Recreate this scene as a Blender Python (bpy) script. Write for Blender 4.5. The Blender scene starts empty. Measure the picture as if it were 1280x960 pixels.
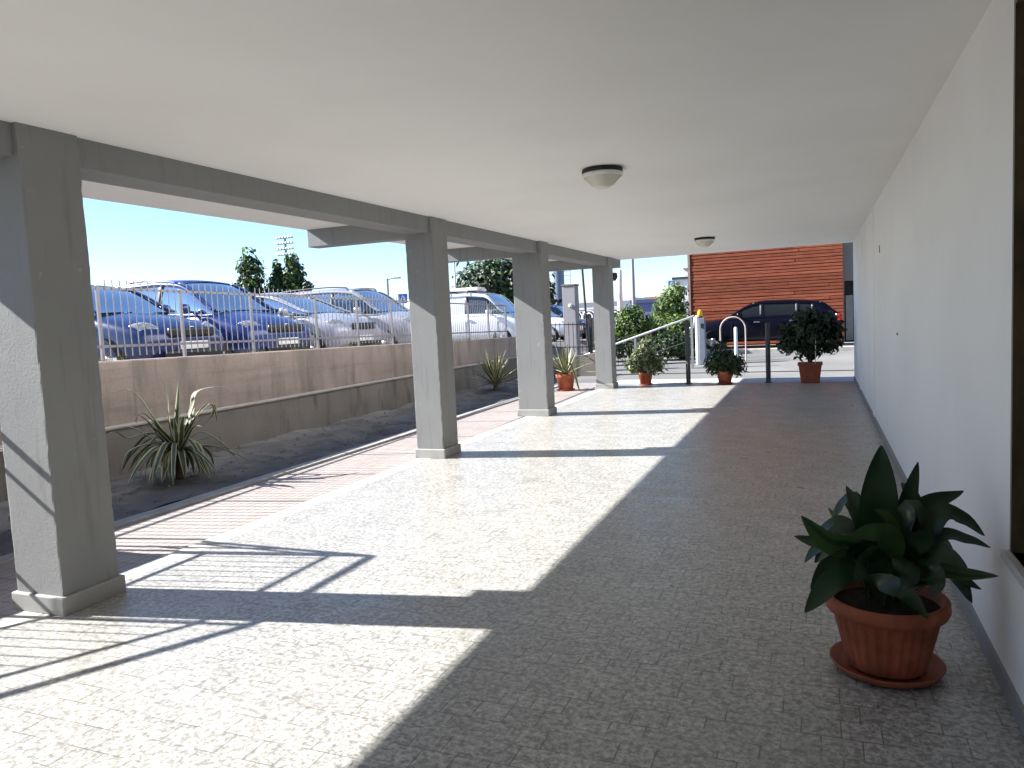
import bpy, math, random
from mathutils import Vector, Matrix
random.seed(7)
S = bpy.context.scene
COL = S.collection
R = math.radians

# ------------------------------------------------------------------ helpers
class MB:
    """collects shapes, linked as ONE mesh object by build()"""
    def __init__(s): s.v=[]; s.f=[]; s.m=[]; s.sm=[]
    def add(s, vs, fs, mi=0, smooth=False):
        o=len(s.v); s.v += [tuple(v) for v in vs]
        for f in fs:
            s.f.append(tuple(i+o for i in f)); s.m.append(mi); s.sm.append(smooth)
        return s
    def box(s, x0,x1,y0,y1,z0,z1, mi=0):
        vs=[(x,y,z) for z in (z0,z1) for y in (y0,y1) for x in (x0,x1)]
        return s.add(vs,[(0,2,3,1),(4,5,7,6),(0,1,5,4),(2,6,7,3),(0,4,6,2),(1,3,7,5)],mi)
    def obox(s, c, sz, mat, mi=0):
        vs=[]
        for z in (-.5,.5):
            for y in (-.5,.5):
                for x in (-.5,.5):
                    vs.append(Vector(c)+mat@Vector((x*sz[0],y*sz[1],z*sz[2])))
        return s.add(vs,[(0,2,3,1),(4,5,7,6),(0,1,5,4),(2,6,7,3),(0,4,6,2),(1,3,7,5)],mi)
    def tube(s, pts, r, n=8, mi=0, caps=True):
        pts=[Vector(p) for p in pts]; rr=r if isinstance(r,(list,tuple)) else [r]*len(pts)
        vs=[]; ref=None
        for i,p in enumerate(pts):
            t=(pts[min(i+1,len(pts)-1)]-pts[max(i-1,0)]).normalized()
            if ref is None:
                ref=t.orthogonal().normalized()
            ref=(ref-t*ref.dot(t)).normalized(); b=t.cross(ref)
            for k in range(n):
                a=2*math.pi*k/n
                vs.append(p+(ref*math.cos(a)+b*math.sin(a))*rr[i])
        fs=[]
        for i in range(len(pts)-1):
            for k in range(n):
                fs.append((i*n+k,i*n+(k+1)%n,(i+1)*n+(k+1)%n,(i+1)*n+k))
        s.add(vs,fs,mi,True)
        if caps:
            s.add(vs[:n],[tuple(range(n-1,-1,-1))],mi); s.add(vs[-n:],[tuple(range(n))],mi)
        return s
    def lathe(s, prof, n=32, c=(0,0,0), mi=0, fn=None):
        vs=[]
        for j,(r,z) in enumerate(prof):
            for k in range(n):
                a=2*math.pi*k/n
                q=r*(fn(a,j) if fn else 1)
                vs.append((c[0]+q*math.cos(a),c[1]+q*math.sin(a),c[2]+z))
        fs=[(j*n+k,j*n+(k+1)%n,(j+1)*n+(k+1)%n,(j+1)*n+k) for j in range(len(prof)-1) for k in range(n)]
        return s.add(vs,fs,mi,True)
    def grid(s, fn, us, vs_, mi=0, smooth=True, flip=False):
        V=[fn(u,v) for u in us for v in vs_]; n=len(vs_)
        fs=[]
        for i in range(len(us)-1):
            for j in range(n-1):
                q=(i*n+j,i*n+j+1,(i+1)*n+j+1,(i+1)*n+j)
                fs.append(q[::-1] if flip else q)
        return s.add(V,fs,mi,smooth)
    def build(s, name, mats, parent=None, loc=None, bevel=0, solid=0, subsurf=0):
        me=bpy.data.meshes.new(name); me.from_pydata(s.v,[],s.f)
        for m in (mats if isinstance(mats,(list,tuple)) else [mats]): me.materials.append(m)
        me.polygons.foreach_set('material_index',s.m); me.polygons.foreach_set('use_smooth',s.sm)
        me.update()
        o=bpy.data.objects.new(name,me); COL.objects.link(o)
        if parent: o.parent=parent
        if loc: o.location=loc
        if bevel:
            b=o.modifiers.new('b','BEVEL'); b.width=bevel; b.segments=2; b.limit_method='ANGLE'; b.angle_limit=R(40)
        if solid:
            b=o.modifiers.new('s','SOLIDIFY'); b.thickness=solid; b.offset=-1
        if subsurf:
            b=o.modifiers.new('u','SUBSURF'); b.levels=subsurf; b.render_levels=subsurf
        return o

def tag(o,label=None,cat=None,group=None,kind=None):
    if label: o['label']=label
    if cat: o['category']=cat
    if group: o['group']=group
    if kind: o['kind']=kind
    return o
def thing(name,label,cat,loc=(0,0,0),rz=0,group=None):
    o=bpy.data.objects.new(name,None); COL.objects.link(o); o.empty_display_size=.2
    o.location=loc; o.rotation_euler=(0,0,rz)
    return tag(o,label,cat,group)
def copy_tree(o,parent=None):
    c=o.copy(); COL.objects.link(c); c.parent=parent
    for ch in list(o.children): copy_tree(ch,c)
    return c
def lerp(a,b,t): return a+(b-a)*t
def sstep(t):
    t=max(0,min(1,t)); return t*t*(3-2*t)
def spline(pts, n):
    """Catmull-Rom through 3-D points"""
    P=[Vector(p) for p in pts]
    P=[P[0]*2-P[1]]+P+[P[-1]*2-P[-2]]
    out=[]; segs=len(P)-3
    for k in range(n+1):
        u=k/n*segs; i=min(int(u),segs-1); t=u-i
        a,b,c,d=P[i:i+4]
        out.append(.5*((2*b)+(c-a)*t+(2*a-5*b+4*c-d)*t*t+(3*b-a-3*c+d)*t**3))
    return out
def even_spline(pts,n):
    D=spline(pts,n*6); acc=[0]
    for a,b in zip(D,D[1:]): acc.append(acc[-1]+(b-a).length)
    out=[]; j=0
    for k in range(n+1):
        q=acc[-1]*k/n
        while j<len(D)-2 and acc[j+1]<q: j+=1
        f=(q-acc[j])/max(1e-9,acc[j+1]-acc[j]); out.append(D[j].lerp(D[j+1],min(1,f)))
    return out
def interp(keys,x):
    """smooth 1-D interpolation through (x,y) keys sorted ascending"""
    if x<=keys[0][0]: return keys[0][1]
    if x>=keys[-1][0]: return keys[-1][1]
    n=len(keys)
    sl=[(keys[i+1][1]-keys[i][1])/(keys[i+1][0]-keys[i][0]) for i in range(n-1)]
    tg=[sl[0]]+[0 if sl[i-1]*sl[i]<=0 else 2*sl[i-1]*sl[i]/(sl[i-1]+sl[i]) for i in range(1,n-1)]+[sl[-1]]
    for i in range(n-1):
        x0,y0=keys[i]; x1,y1=keys[i+1]
        if x<=x1:
            h=x1-x0; t=(x-x0)/h
            return ((1+2*t)*(1-t)**2*y0+t*(1-t)**2*h*tg[i]+t*t*(3-2*t)*y1+t*t*(t-1)*h*tg[i+1])

# ------------------------------------------------------------------ materials
class NT:
    def __init__(s,name,rough=.6,spec=.5,metal=0):
        s.m=bpy.data.materials.new(name); s.m.use_nodes=True
        s.t=s.m.node_tree; s.b=s.t.nodes['Principled BSDF']
        s.b.inputs['Roughness'].default_value=rough
        s.b.inputs['Specular IOR Level'].default_value=spec
        s.b.inputs['Metallic'].default_value=metal
    def n(s,t,**kw):
        x=s.t.nodes.new(t)
        for k,v in kw.items(): setattr(x,k,v)
        return x
    def l(s,a,b): s.t.links.new(a,b)
    def obj(s):
        return s.n('ShaderNodeTexCoord').outputs['Object']
    def mapped(s,scale,rot=(0,0,0),src=None):
        mp=s.n('ShaderNodeMapping'); mp.inputs['Scale'].default_value=scale; mp.inputs['Rotation'].default_value=rot
        s.l(src or s.obj(),mp.inputs['Vector']); return mp.outputs['Vector']
    def noise(s,scale,detail=4,vec=None,rough=.55):
        x=s.n('ShaderNodeTexNoise'); x.inputs['Scale'].default_value=scale; x.inputs['Detail'].default_value=detail
        x.inputs['Roughness'].default_value=rough
        s.l(vec or s.obj(),x.inputs['Vector']); return x.outputs['Fac']
    def ramp(s,fac,stops):
        x=s.n('ShaderNodeValToRGB'); e=x.color_ramp.elements
        while len(e)<len(stops): e.new(.5)
        for k,(p,c) in enumerate(stops):
            e[k].position=p; e[k].color=c if len(c)==4 else (*c,1)
        s.l(fac,x.inputs['Fac']); return x.outputs['Color']
    def mix(s,fac,a,b,mode='MIX'):
        x=s.n('ShaderNodeMix',data_type='RGBA',blend_type=mode)
        for sock,v in ((x.inputs[0],fac),(x.inputs[6],a),(x.inputs[7],b)):
            if hasattr(v,'default_value'): s.l(v,sock)
            elif isinstance(v,(int,float)): sock.default_value=v
            else: sock.default_value=(*v,1)
        return x.outputs[2]
    def math(s,op,a,b=0):
        x=s.n('ShaderNodeMath',operation=op)
        for sock,v in zip(x.inputs,(a,b)):
            if hasattr(v,'default_value'): s.l(v,sock)
            else: sock.default_value=v
        return x.outputs[0]
    def col(s,c):
        if hasattr(c,'default_value'): s.l(c,s.b.inputs['Base Color'])
        else: s.b.inputs['Base Color'].default_value=(*c,1)
        return s
    def bump(s,h,strength=.2,dist=.01):
        x=s.n('ShaderNodeBump'); x.inputs['Strength'].default_value=strength; x.inputs['Distance'].default_value=dist
        s.l(h,x.inputs['Height']); s.l(x.outputs['Normal'],s.b.inputs['Normal']); return s
    def rough(s,v):
        s.l(v,s.b.inputs['Roughness']); return s

def plain(name,c,rough=.6,spec=.5,metal=0,var=.12,scale=6,bump=.05):
    k=NT(name,rough,spec,metal); f=k.noise(scale,5)
    lo=tuple(x*(1-var) for x in c); hi=tuple(min(1,x*(1+var)) for x in c)
    k.col(k.ramp(f,[(.3,lo),(.7,hi)]))
    if bump: k.bump(k.noise(scale*12,3),bump,.004)
    return k.m

# plaster
def plaster(name,c,stain,scale=1.3,bump=.12,amount=.5):
    k=NT(name,.75,.25)
    big=k.noise(scale,6); fine=k.noise(45,4)
    base=k.mix(k.ramp(big,[(.42,(0,0,0)),(.75,(amount,)*3)]),c,stain)
    k.col(k.mix(.08,base,fine,'OVERLAY'))
    k.bump(k.mix(.5,k.noise(14,4),fine),bump,.006)
    return k.m
M={}
M['ceiling']=plaster('ceiling_paint',(.86,.855,.845),(.78,.77,.75),.55,.10,.8)
M['wall']=plaster('white_wall_paint',(.86,.86,.86),(.78,.78,.775),.7,.2,.8)
def pillar_mat():
    k=NT('grey_pillar_paint',.62,.3)
    big=k.noise(1.6,6); st=k.noise(3.2,6,k.mapped((6,6,.55)))
    b=k.mix(k.ramp(big,[(.4,(0,0,0)),(.75,(.5,)*3)]),(.262,.267,.268),(.225,.23,.233))
    b=k.mix(k.ramp(st,[(.55,(0,0,0)),(.74,(.6,)*3)]),b,(.17,.17,.165))
    chip=k.noise(9,5); b=k.mix(k.ramp(chip,[(.68,(0,0,0)),(.71,(.7,)*3)]),b,(.36,.36,.345))
    k.col(b); k.bump(k.mix(.5,k.noise(8,5),k.noise(60,3)),.3,.008); return k.m
M['pillar']=pillar_mat()
M['plinth']=plaster('grey_plinth_stone',(.36,.36,.35),(.29,.29,.28),3,.1)
M['skirting']=plaster('grey_skirting_stone',(.27,.27,.27),(.22,.22,.22),3,.05)

def floor_mat():
    k=NT('terrazzo_tile',.34,.5)
    v=k.obj()
    w=k.n('ShaderNodeTexNoise'); w.inputs['Scale'].default_value=2.2; w.inputs['Detail'].default_value=3
    k.l(v,w.inputs['Vector'])
    br=k.n('ShaderNodeTexBrick'); br.offset=.5; br.squash=1
    br.inputs['Scale'].default_value=1; br.inputs['Mortar Size'].default_value=.0032; br.inputs['Mortar Smooth'].default_value=.25
    br.inputs['Brick Width'].default_value=.135; br.inputs['Row Height'].default_value=.128; br.inputs['Bias'].default_value=0
    br.inputs['Color1'].default_value=(.40,.40,.40,1); br.inputs['Color2'].default_value=(.56,.56,.56,1); br.inputs['Mortar'].default_value=(.5,.5,.5,1)
    wob=k.n('ShaderNodeVectorMath',operation='ADD'); ws=k.n('ShaderNodeVectorMath',operation='SCALE'); ws.inputs['Scale'].default_value=.012; k.l(w.outputs['Color'],ws.inputs[0]); k.l(v,wob.inputs[0]); k.l(ws.outputs[0],wob.inputs[1]); k.l(wob.outputs[0],br.inputs['Vector'])
    fl=k.noise(40,5,v,.75); fl2=k.noise(24,6,v,.7); big=k.noise(.7,4,v)
    c=k.ramp(fl,[(.36,(.14,.134,.12)),(.50,(.385,.375,.35)),(.64,(.57,.558,.528))])
    c=k.mix(k.ramp(fl2,[(.38,(.75,)*3),(.50,(0,0,0))]),c,(.165,.155,.135))
    vo=k.n('ShaderNodeTexVoronoi',feature='DISTANCE_TO_EDGE'); vo.inputs['Scale'].default_value=21
    wv=k.n('ShaderNodeVectorMath',operation='ADD'); sc=k.n('ShaderNodeVectorMath',operation='SCALE'); sc.inputs['Scale'].default_value=.035
    nz=k.n('ShaderNodeTexNoise'); nz.inputs['Scale'].default_value=14; k.l(v,nz.inputs['Vector']); k.l(nz.outputs['Color'],sc.inputs[0])
    k.l(v,wv.inputs[0]); k.l(sc.outputs[0],wv.inputs[1]); k.l(wv.outputs[0],vo.inputs['Vector'])
    vein=k.math('MULTIPLY',k.ramp(vo.outputs['Distance'],[(.02,(1,)*3),(.10,(0,)*3)]),k.ramp(k.noise(8,4,v),[(.44,(0,)*3),(.64,(.5,)*3)]))
    c=k.mix(vein,c,(.15,.143,.13))
    c=k.mix(.55,c,br.outputs['Color'],'OVERLAY')
    c=k.mix(k.ramp(big,[(.35,(.0,)*3),(.75,(.30,)*3)]),c,(.43,.42,.395))
    # joints, broken up so that they come and go
    brk=k.ramp(k.noise(5.5,3,v),[(.44,(0,0,0)),(.54,(1,1,1))])
    j=k.math('MULTIPLY',br.outputs['Fac'],k.math('ADD',k.math('MULTIPLY',brk,.72),.06))
    c=k.mix(j,c,(.10,.092,.078))
    c=k.mix(k.ramp(k.noise(2.6,3,v,.5),[(.64,(0,)*3),(.70,(.35,)*3)]),c,(.19,.18,.155))
    k.col(c)
    k.rough(k.ramp(k.noise(3.5,5,v),[(.3,(.27,)*3),(.7,(.42,)*3)]))
    k.bump(k.mix(.5,k.math('SUBTRACT',1,br.outputs['Fac']),fl2),.10,.004)
    return k.m
M['floor']=floor_mat()
M['marble']=plaster('pale_marble',(.49,.48,.455),(.41,.40,.375),5,.05)

def walkway_mat():
    k=NT('pink_ribbed_tile',.6,.4); v=k.obj()
    br=k.n('ShaderNodeTexBrick'); br.offset=.0
    br.inputs['Scale'].default_value=1; br.inputs['Mortar Size'].default_value=.006; br.inputs['Mortar Smooth'].default_value=.4
    br.inputs['Brick Width'].default_value=.16; br.inputs['Row Height'].default_value=.08
    br.inputs['Color1'].default_value=(.345,.295,.27,1); br.inputs['Color2'].default_value=(.40,.355,.33,1); br.inputs['Mortar'].default_value=(.20,.16,.145,1)
    k.l(k.mapped((1,1,1),(0,0,R(90)),v),br.inputs['Vector'])
    c=k.mix(k.ramp(k.noise(3,5,v),[(.35,(0,)*3),(.7,(.5,)*3)]),br.outputs['Color'],(.36,.335,.315))
    k.col(c); k.bump(k.math('SUBTRACT',1,br.outputs['Fac']),.5,.006); return k.m
M['walkway']=walkway_mat()

def concrete(name,a,b,dark,vert=False,bump=.3):
    k=NT(name,.85,.2); v=k.obj()
    c=k.ramp(k.noise(1.7,6,v),[(.35,a),(.68,b)])
    sv=k.mapped((1.6,1.6,.35),(0,0,0),v) if vert else v
    c=k.mix(k.ramp(k.noise(2.6,6,sv,.65),[(.52,(0,)*3),(.66,(.75,)*3)]),c,dark)
    c=k.mix(.25,c,k.noise(40,4,v,.7),'OVERLAY')
    k.col(c); k.bump(k.mix(.4,k.noise(6,6,v),k.noise(55,4,v)),bump,.012); return k.m
def board_wall():
    k=NT('board_marked_concrete',.85,.2); v=k.obj()
    c=k.ramp(k.noise(1.3,6,v),[(.35,(.285,.228,.198)),(.68,(.37,.30,.26))])
    sv=k.mapped((1.9,1.9,.5),(0,0,0),v)
    c=k.mix(k.ramp(k.noise(1.6,6,sv,.62),[(.48,(0,)*3),(.66,(.6,)*3)]),c,(.16,.14,.12))
    wv=k.mapped((3.2,3.2,.18),(0,0,0),v)
    c=k.mix(k.ramp(k.noise(1.1,5,wv,.7),[(.58,(0,)*3),(.70,(.55,)*3)]),c,(.12,.105,.09))
    hv=k.mapped((.25,.25,3.2),(0,0,0),v)
    c=k.mix(k.ramp(k.noise(1.2,5,hv,.6),[(.52,(0,)*3),(.66,(.5,)*3)]),c,(.17,.15,.13))
    c=k.mix(.25,c,k.noise(40,4,v,.7),'OVERLAY')
    br=k.n('ShaderNodeTexBrick'); br.offset=.5
    br.inputs['Scale'].default_value=1; br.inputs['Mortar Size'].default_value=.004; br.inputs['Brick Width'].default_value=2.4; br.inputs['Row Height'].default_value=.22
    k.l(k.mapped((1,1,1),(R(90),0,R(90)),v),br.inputs['Vector'])
    c=k.mix(k.math('MULTIPLY',br.outputs['Fac'],.35),c,(.13,.11,.09))
    k.col(c); k.bump(k.mix(.4,k.noise(6,6,v),k.noise(55,4,v)),.35,.012); return k.m
M['retain']=board_wall()
M['ledge']=concrete('grey_wall_base',(.17,.155,.14),(.225,.20,.18),(.095,.088,.08),True)
M['ledge_top']=plain('ledge_edge',(.36,.33,.29),.8,.2)
M['bed']=concrete('dusty_bed_concrete',(.125,.118,.107),(.215,.202,.185),(.055,.052,.048),False,.5)
M['kerb']=plain('pale_kerb',(.40,.385,.36),.7,.3,0,.2,5)
def asphalt():
    k=NT('asphalt',.8,.3); v=k.obj()
    c=k.ramp(k.noise(.35,5,v),[(.35,(.15,.148,.143)),(.7,(.22,.217,.208))])
    c=k.mix(.35,c,k.noise(70,3,v,.8),'OVERLAY')
    k.col(c); k.bump(k.noise(60,3,v),.35,.01); return k.m
M['asphalt']=asphalt()
M['fence']=plain('galvanised_fence',(.235,.225,.245),.5,.5,.2,.1)
M['dark_metal']=plain('dark_grey_metal',(.05,.05,.05),.5,.5,.3)
M['white_metal']=plain('white_painted_metal',(.78,.78,.77),.4,.5)
M['grey_metal']=plain('grey_painted_metal',(.27,.28,.29),.45,.5,.1)
M['bollard']=plain('bollard_grey',(.06,.062,.062),.6,.4)
M['beacon']=plain('amber_beacon',(.85,.42,.02),.3,.5)
M['terra']=plain('terracotta_pot',(.33,.10,.052),.75,.25,0,.32,7,.1)
M['terra_dark']=plain('weathered_terracotta',(.28,.08,.042),.6,.35,0,.2,9,.08)
M['soil']=plain('potting_soil',(.03,.022,.015),.95,.1,0,.4,30,.6)
M['lens_glass']=plain('opal_glass',(.62,.60,.50),.25,.5,0,.05)
M['black']=plain('black_plastic',(.015,.015,.016),.5,.4,0,.1)
M['tyre']=plain('tyre_rubber',(.02,.02,.02),.85,.2)
M['rim']=plain('alloy_rim',(.55,.55,.56),.3,.5,.8)
M['chrome']=plain('chrome',(.7,.7,.71),.15,.5,1.0,.03,6,0)
M['lamp']=plain('headlamp_glass',(.26,.265,.28),.06,.9,.3,.6,30,0)
M['tail']=plain('tail_lamp_red',(.35,.01,.01),.1,.6,0,.1,8,0)
M['plate']=plain('number_plate',(.72,.72,.70),.4,.4)
M['seat']=plain('seat_fabric',(.035,.035,.04),.9,.1)
def paint(name,c,coat=.55,spec=.45):
    k=NT(name,.32,spec,.15); k.col(k.ramp(k.noise(3,4),[(.3,tuple(x*.9 for x in c)),(.7,c)]))
    k.b.inputs['Coat Weight'].default_value=coat; k.b.inputs['Coat Roughness'].default_value=.04
    return k.m
def glass():
    k=NT('car_glass',.03,.5)
    t=k.t; out=t.nodes['Material Output']
    tr=k.n('ShaderNodeBsdfTransparent'); tr.inputs[0].default_value=(.38,.50,.50,1)
    gl=k.n('ShaderNodeBsdfGlossy'); gl.inputs['Roughness'].default_value=.03
    fr=k.n('ShaderNodeFresnel'); fr.inputs['IOR'].default_value=1.6
    ms=k.n('ShaderNodeMixShader')
    k.l(k.math('ADD',fr.outputs[0],.06),ms.inputs[0]); k.l(tr.outputs[0],ms.inputs[1]); k.l(gl.outputs[0],ms.inputs[2])
    k.l(ms.outputs[0],out.inputs['Surface']); return k.m
M['glass']=glass()
k=NT('dark_glass',.06,.3); k.col((.012,.014,.016)); M['dark_glass']=k.m
def leaf(name,a,b,rough=.45,trans=.25):
    k=NT(name,rough,.4); v=k.obj()
    c=k.ramp(k.noise(7,4,v),[(.3,a),(.7,b)]); k.col(c)
    t=k.t; out=t.nodes['Material Output']
    if trans:
        tl=k.n('ShaderNodeBsdfTranslucent'); k.l(c,tl.inputs[0])
        ms=k.n('ShaderNodeMixShader'); ms.inputs[0].default_value=trans
        k.l(k.b.outputs[0],ms.inputs[1]); k.l(tl.outputs[0],ms.inputs[2]); k.l(ms.outputs[0],out.inputs['Surface'])
    return k.m
M['aspi']=leaf('dark_glossy_leaf',(.010,.028,.012),(.022,.058,.022),.35,.12)
M['aspi2']=leaf('mid_green_leaf',(.028,.07,.018),(.06,.115,.03),.4,.2)
M['aspi3']=leaf('yellowed_leaf_edge',(.15,.20,.045),(.24,.27,.08),.5,.25)
M['stem']=leaf('leaf_stalk',(.05,.075,.025),(.09,.12,.05),.6,0)
M['agave']=leaf('agave_green',(.035,.062,.042),(.07,.105,.07),.5,.05)
M['agave_edge']=leaf('agave_cream_margin',(.40,.37,.17),(.55,.50,.27),.5,.05)
M['dry']=leaf('dry_leaf',(.16,.13,.07),(.26,.21,.12),.8,.05)
M['g_dark']=leaf('foliage_dark',(.018,.036,.014),(.035,.06,.022),.5,.2)
M['g_mid']=leaf('foliage_mid',(.05,.095,.026),(.085,.145,.04),.5,.3)
M['g_light']=leaf('foliage_light',(.13,.21,.035),(.22,.30,.06),.5,.35)
M['g_grey']=leaf('foliage_variegated',(.16,.19,.10),(.34,.36,.22),.5,.2)
M['g_black']=leaf('foliage_deep',(.010,.022,.012),(.02,.04,.018),.5,.1)
M['bark']=plain('bark',(.12,.09,.065),.9,.1,0,.35,14,.6)
SUN,SKY,EXPO=5.0,.062,1.80
# ------------------------------------------------------------------ numbers of the place (metres)
PX0,PX1=-4.35,-3.98            # pillar, left and right face
HC=2.7326                      # ceiling
WX=.667                        # right-hand wall
YEND=16.53
SLX=-5.68                      # outer edge of the slab
PILLARS=[(2.886,-4.36,-3.98,.372),(7.609,-4.32,-3.98,.38),(11.15,-4.44,-3.955,.36),(15.345,-4.335,-3.985,.372)]
def lot(y): return .95-.018*(max(-20,min(y,34))-8)      # level of the car park
def wall_top(y): return 1.405-.0182*y                   # top of the boundary wall

# ------------------------------------------------------------------ setting
def ground_z(x,y):
    if y<=17.35: low=-.22
    else: low=lerp(-.05,.14,min(1,(y-17.35)/7))
    if x<=-7.66: 
        if y<19: return lot(y)
        w=sstep((-7.66-x)/1.6+.35) if x>-9.3 else 1
        return lerp(low,lot(y),w)
    if y<19: return low
    w=sstep((-6.4-x)/2.4)
    return lerp(low,lot(y),w*.6)
xs=[-900,-400,-200,-120,-80,-50,-35,-25,-18,-14,-11,-9.3,-8.6,-8.1,-7.67,-7.60,-7.2,-6.8,-6.4,-5.5,-4.5,-3.5,-2,0,2,5,9,15,30,60,120,300,900]
ys=[-300,-100,-40,-20,-10,-4,0,4,8,12,15,17.3,17.36,18.2,18.98,19.0,19.6,20.5,22,24.35,26,28,32,36,42,52,70,100,150,250,450,900,2000]
g=MB(); g.grid(lambda x,y:(x,y,ground_z(x,y)),xs,ys,flip=True,smooth=False)
tag(g.build('ground',M['asphalt']),kind='structure')

tag(MB().box(-4.13,WX,-2.6,16.33,-.14,0).build('floor',M['floor']),kind='structure')
fb=MB().box(-4.31,-4.134,-2.6,16.33,-.14,.0)
tag(fb.build('floor_border',M['marble']),kind='structure')
tag(MB().box(-4.31,WX+2.5,16.334,17.36,-.14,.0).build('pavement',M['marble']),kind='structure')
tag(MB().box(-5.52,-4.335,-2.6,17.6,-.2,-.055).build('path',M['walkway']),kind='structure')
tag(MB().box(-5.68,-5.524,-2.6,17.6,-.2,-.03).build('kerb',M['kerb'],bevel=.008),kind='structure')
bed=MB(); 
bed.grid(lambda x,y:(x,y,-.045+.05*(-5.68-x)/2+.012*math.sin(x*7+y*3.1)+.012*math.sin(y*5.3-x*2)),[ -7.9+i*.11 for i in range(21)],[-2.6+i*.2 for i in range(107)],flip=True)
tag(bed.build('ground_bed',M['bed']),kind='structure')
# loose stones and dead leaves on the bed
st=MB(); r_=random.Random(14)
for i in range(700):
    x=r_.uniform(-7.35,-5.75); y=r_.uniform(4,18); z=-.045+.05*(-5.68-x)/2+.004; q=r_.uniform(.008,.028)*(1.8 if r_.random()<.05 else 1)
    if r_.random()<.6:
        vs=[(x+q*math.cos(a)*r_.uniform(.6,1.1),y+q*math.sin(a)*r_.uniform(.6,1.1),z-.004) for a in (0,1.26,2.5,3.77,5.03)]+[(x+q*.45*math.cos(a),y+q*.45*math.sin(a),z+q*.6) for a in (0.3,1.5,2.8,4,5.3)]
        st.add(vs,[(4,3,2,1,0),(5,6,7,8,9)]+[(i,(i+1)%5,5+(i+1)%5,5+i) for i in range(5)],0)
    else:
        a=r_.uniform(0,6.28); c,d=math.cos(a),math.sin(a); l=q*2.2
        st.add([(x-c*l,y-d*l,z+.004),(x+d*q*.7,y-c*q*.7,z+.012),(x+c*l,y+d*l,z+.02*r_.random()+.004),(x-d*q*.7,y+c*q*.7,z+.012)],[(0,1,2),(0,2,3)],1)
tag(st.build('gravel',[plain('loose_stones',(.20,.185,.165),.9,.1,0,.3,20),M['dry']]),kind='stuff')
# raised pavement in front of the brick building
tag(MB().box(-4.3,9,24.3,27.0,-.3,.27).build('pavement_beyond_road',M['kerb'],bevel=.01),kind='structure')
# drain strips across the road
dg=MB()
for y in (18.95,):
    dg.box(-4.2,6,y,y+.12,ground_z(0,y)-.1,ground_z(0,y)+.012)
tag(dg.build('road_drain',M['dark_metal']),kind='structure')

# ------------------------------------------------------------------ the apartment building
B=thing('apartment_building','white and grey apartment building raised on pillars over a tiled arcade','building')
MB().box(SLX,9,-2.8,YEND,HC,HC+.34).build('ceiling_slab',M['ceiling'],B)
MB().box(SLX+.6,9,-2.8,YEND-.01,HC+.345,9.5).build('upper_storeys',M['wall'],B)
MB().box(-4.31,-4.012,-2.8,YEND-.004,2.556,HC+.01).build('edge_beam',M['pillar'],B,bevel=.006)
for (y,x0,x1,d) in PILLARS+[(-1.9,-4.36,-3.98,.372)]:
    MB().box(-5.674,-4.3,y+.03,y+.235,2.525,HC+.012).build('cross_beam',M['pillar'],B,bevel=.006)
    # shaft: a rough, slightly uneven rendered column
    m=MB(); n=60
    rnd=random.Random(int(y*10)+3)
    def ring(z,i):
        j=lambda: 0.0
        pts=[]
        for (ax,ay,bx,by) in ((x0,y,x1,y),(x1,y,x1,y+d),(x1,y+d,x0,y+d),(x0,y+d,x0,y)):
            for t in (0,.03,.5,.97):
                e=abs(rnd.gauss(0,.0013)) if t==0 else 0      # chipped arrises
                mx,my=(x0+x1)/2,y+d/2; px,py=lerp(ax,bx,t),lerp(ay,by,t)
                pts.append((px+(e if px<mx else -e),py+(e if py<my else -e),z))
        return pts
    V=[];F=[];k=16
    for i in range(n+1):
        V+=ring(lerp(.0,HC+.008,i/n),i)
    for i in range(n):
        for q in range(k): F.append((i*k+q,i*k+(q+1)%k,(i+1)*k+(q+1)%k,(i+1)*k+q))
    m.add(V,F)
    P=m.build('pillar',M['pillar'],B)
    p=.024
    MB().box(x0-p,x1+p,y-p,y+d+p,-.004,.105).build('plinth',M['plinth'],P,bevel=.008)
# rear wall with the stone-lined opening near the camera
OY0,OY1,OZ0,OZ1=1.55,3.285,.585,2.60
m=MB()
m.box(WX,WX+.34,OY1,YEND-.002,-.1,HC+.01); m.box(WX,WX+.34,-2.8,OY0,-.1,HC+.01)
m.box(WX,WX+.34,OY0,OY1,-.1,OZ0); m.box(WX,WX+.34,OY0,OY1,OZ1,HC+.01)
W=m.build('rear_wall',M['wall'],B)
MB().box(WX-.009,WX+.01,10.6,10.92,0,HC+.006).build('pilaster',M['wall'],B,bevel=.012)
MB().box(WX-.012,WX+.01,13.9,14.25,0,HC+.006).build('pilaster',M['wall'],B,bevel=.012)
MB().box(WX-.014,WX+.004,-2.6,YEND-.03,-.002,.085).build('skirting',M['skirting'],W,bevel=.003)
k=NT('brown_travertine',.45,.4); v=k.obj()
c=k.ramp(k.noise(5,7,k.mapped((1,1,.35)),.7),[(.3,(.045,.034,.018)),(.5,(.10,.078,.042)),(.72,(.16,.13,.075))]); k.col(c); k.bump(k.noise(20,6),.3,.005); M['travertine']=k.m
m=MB(); t=.025
m.box(WX-.004,WX+.345,OY1-t,OY1-.001,OZ0,OZ1); m.box(WX-.004,WX+.345,OY0+.001,OY0+t,OZ0,OZ1)
m.box(WX-.004,WX+.345,OY0+t,OY1-t,OZ1-t,OZ1-.001)
FR=m.build('window_frame',M['travertine'],B)
MB().box(WX-.03,WX+.345,OY0-.03,OY1+.02,OZ0-.035,OZ0).build('sill',M['marble'],FR,bevel=.004)
m=MB(); m.box(WX+.20,WX+.225,OY0+t,OY1-t,OZ0,OZ1-t)
m.build('window_pane',M['dark_glass'],FR)
MB().box(-9,WX,-2.9,-2.6,-.2,HC).build('entrance_wall',M['wall'],B)
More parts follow.
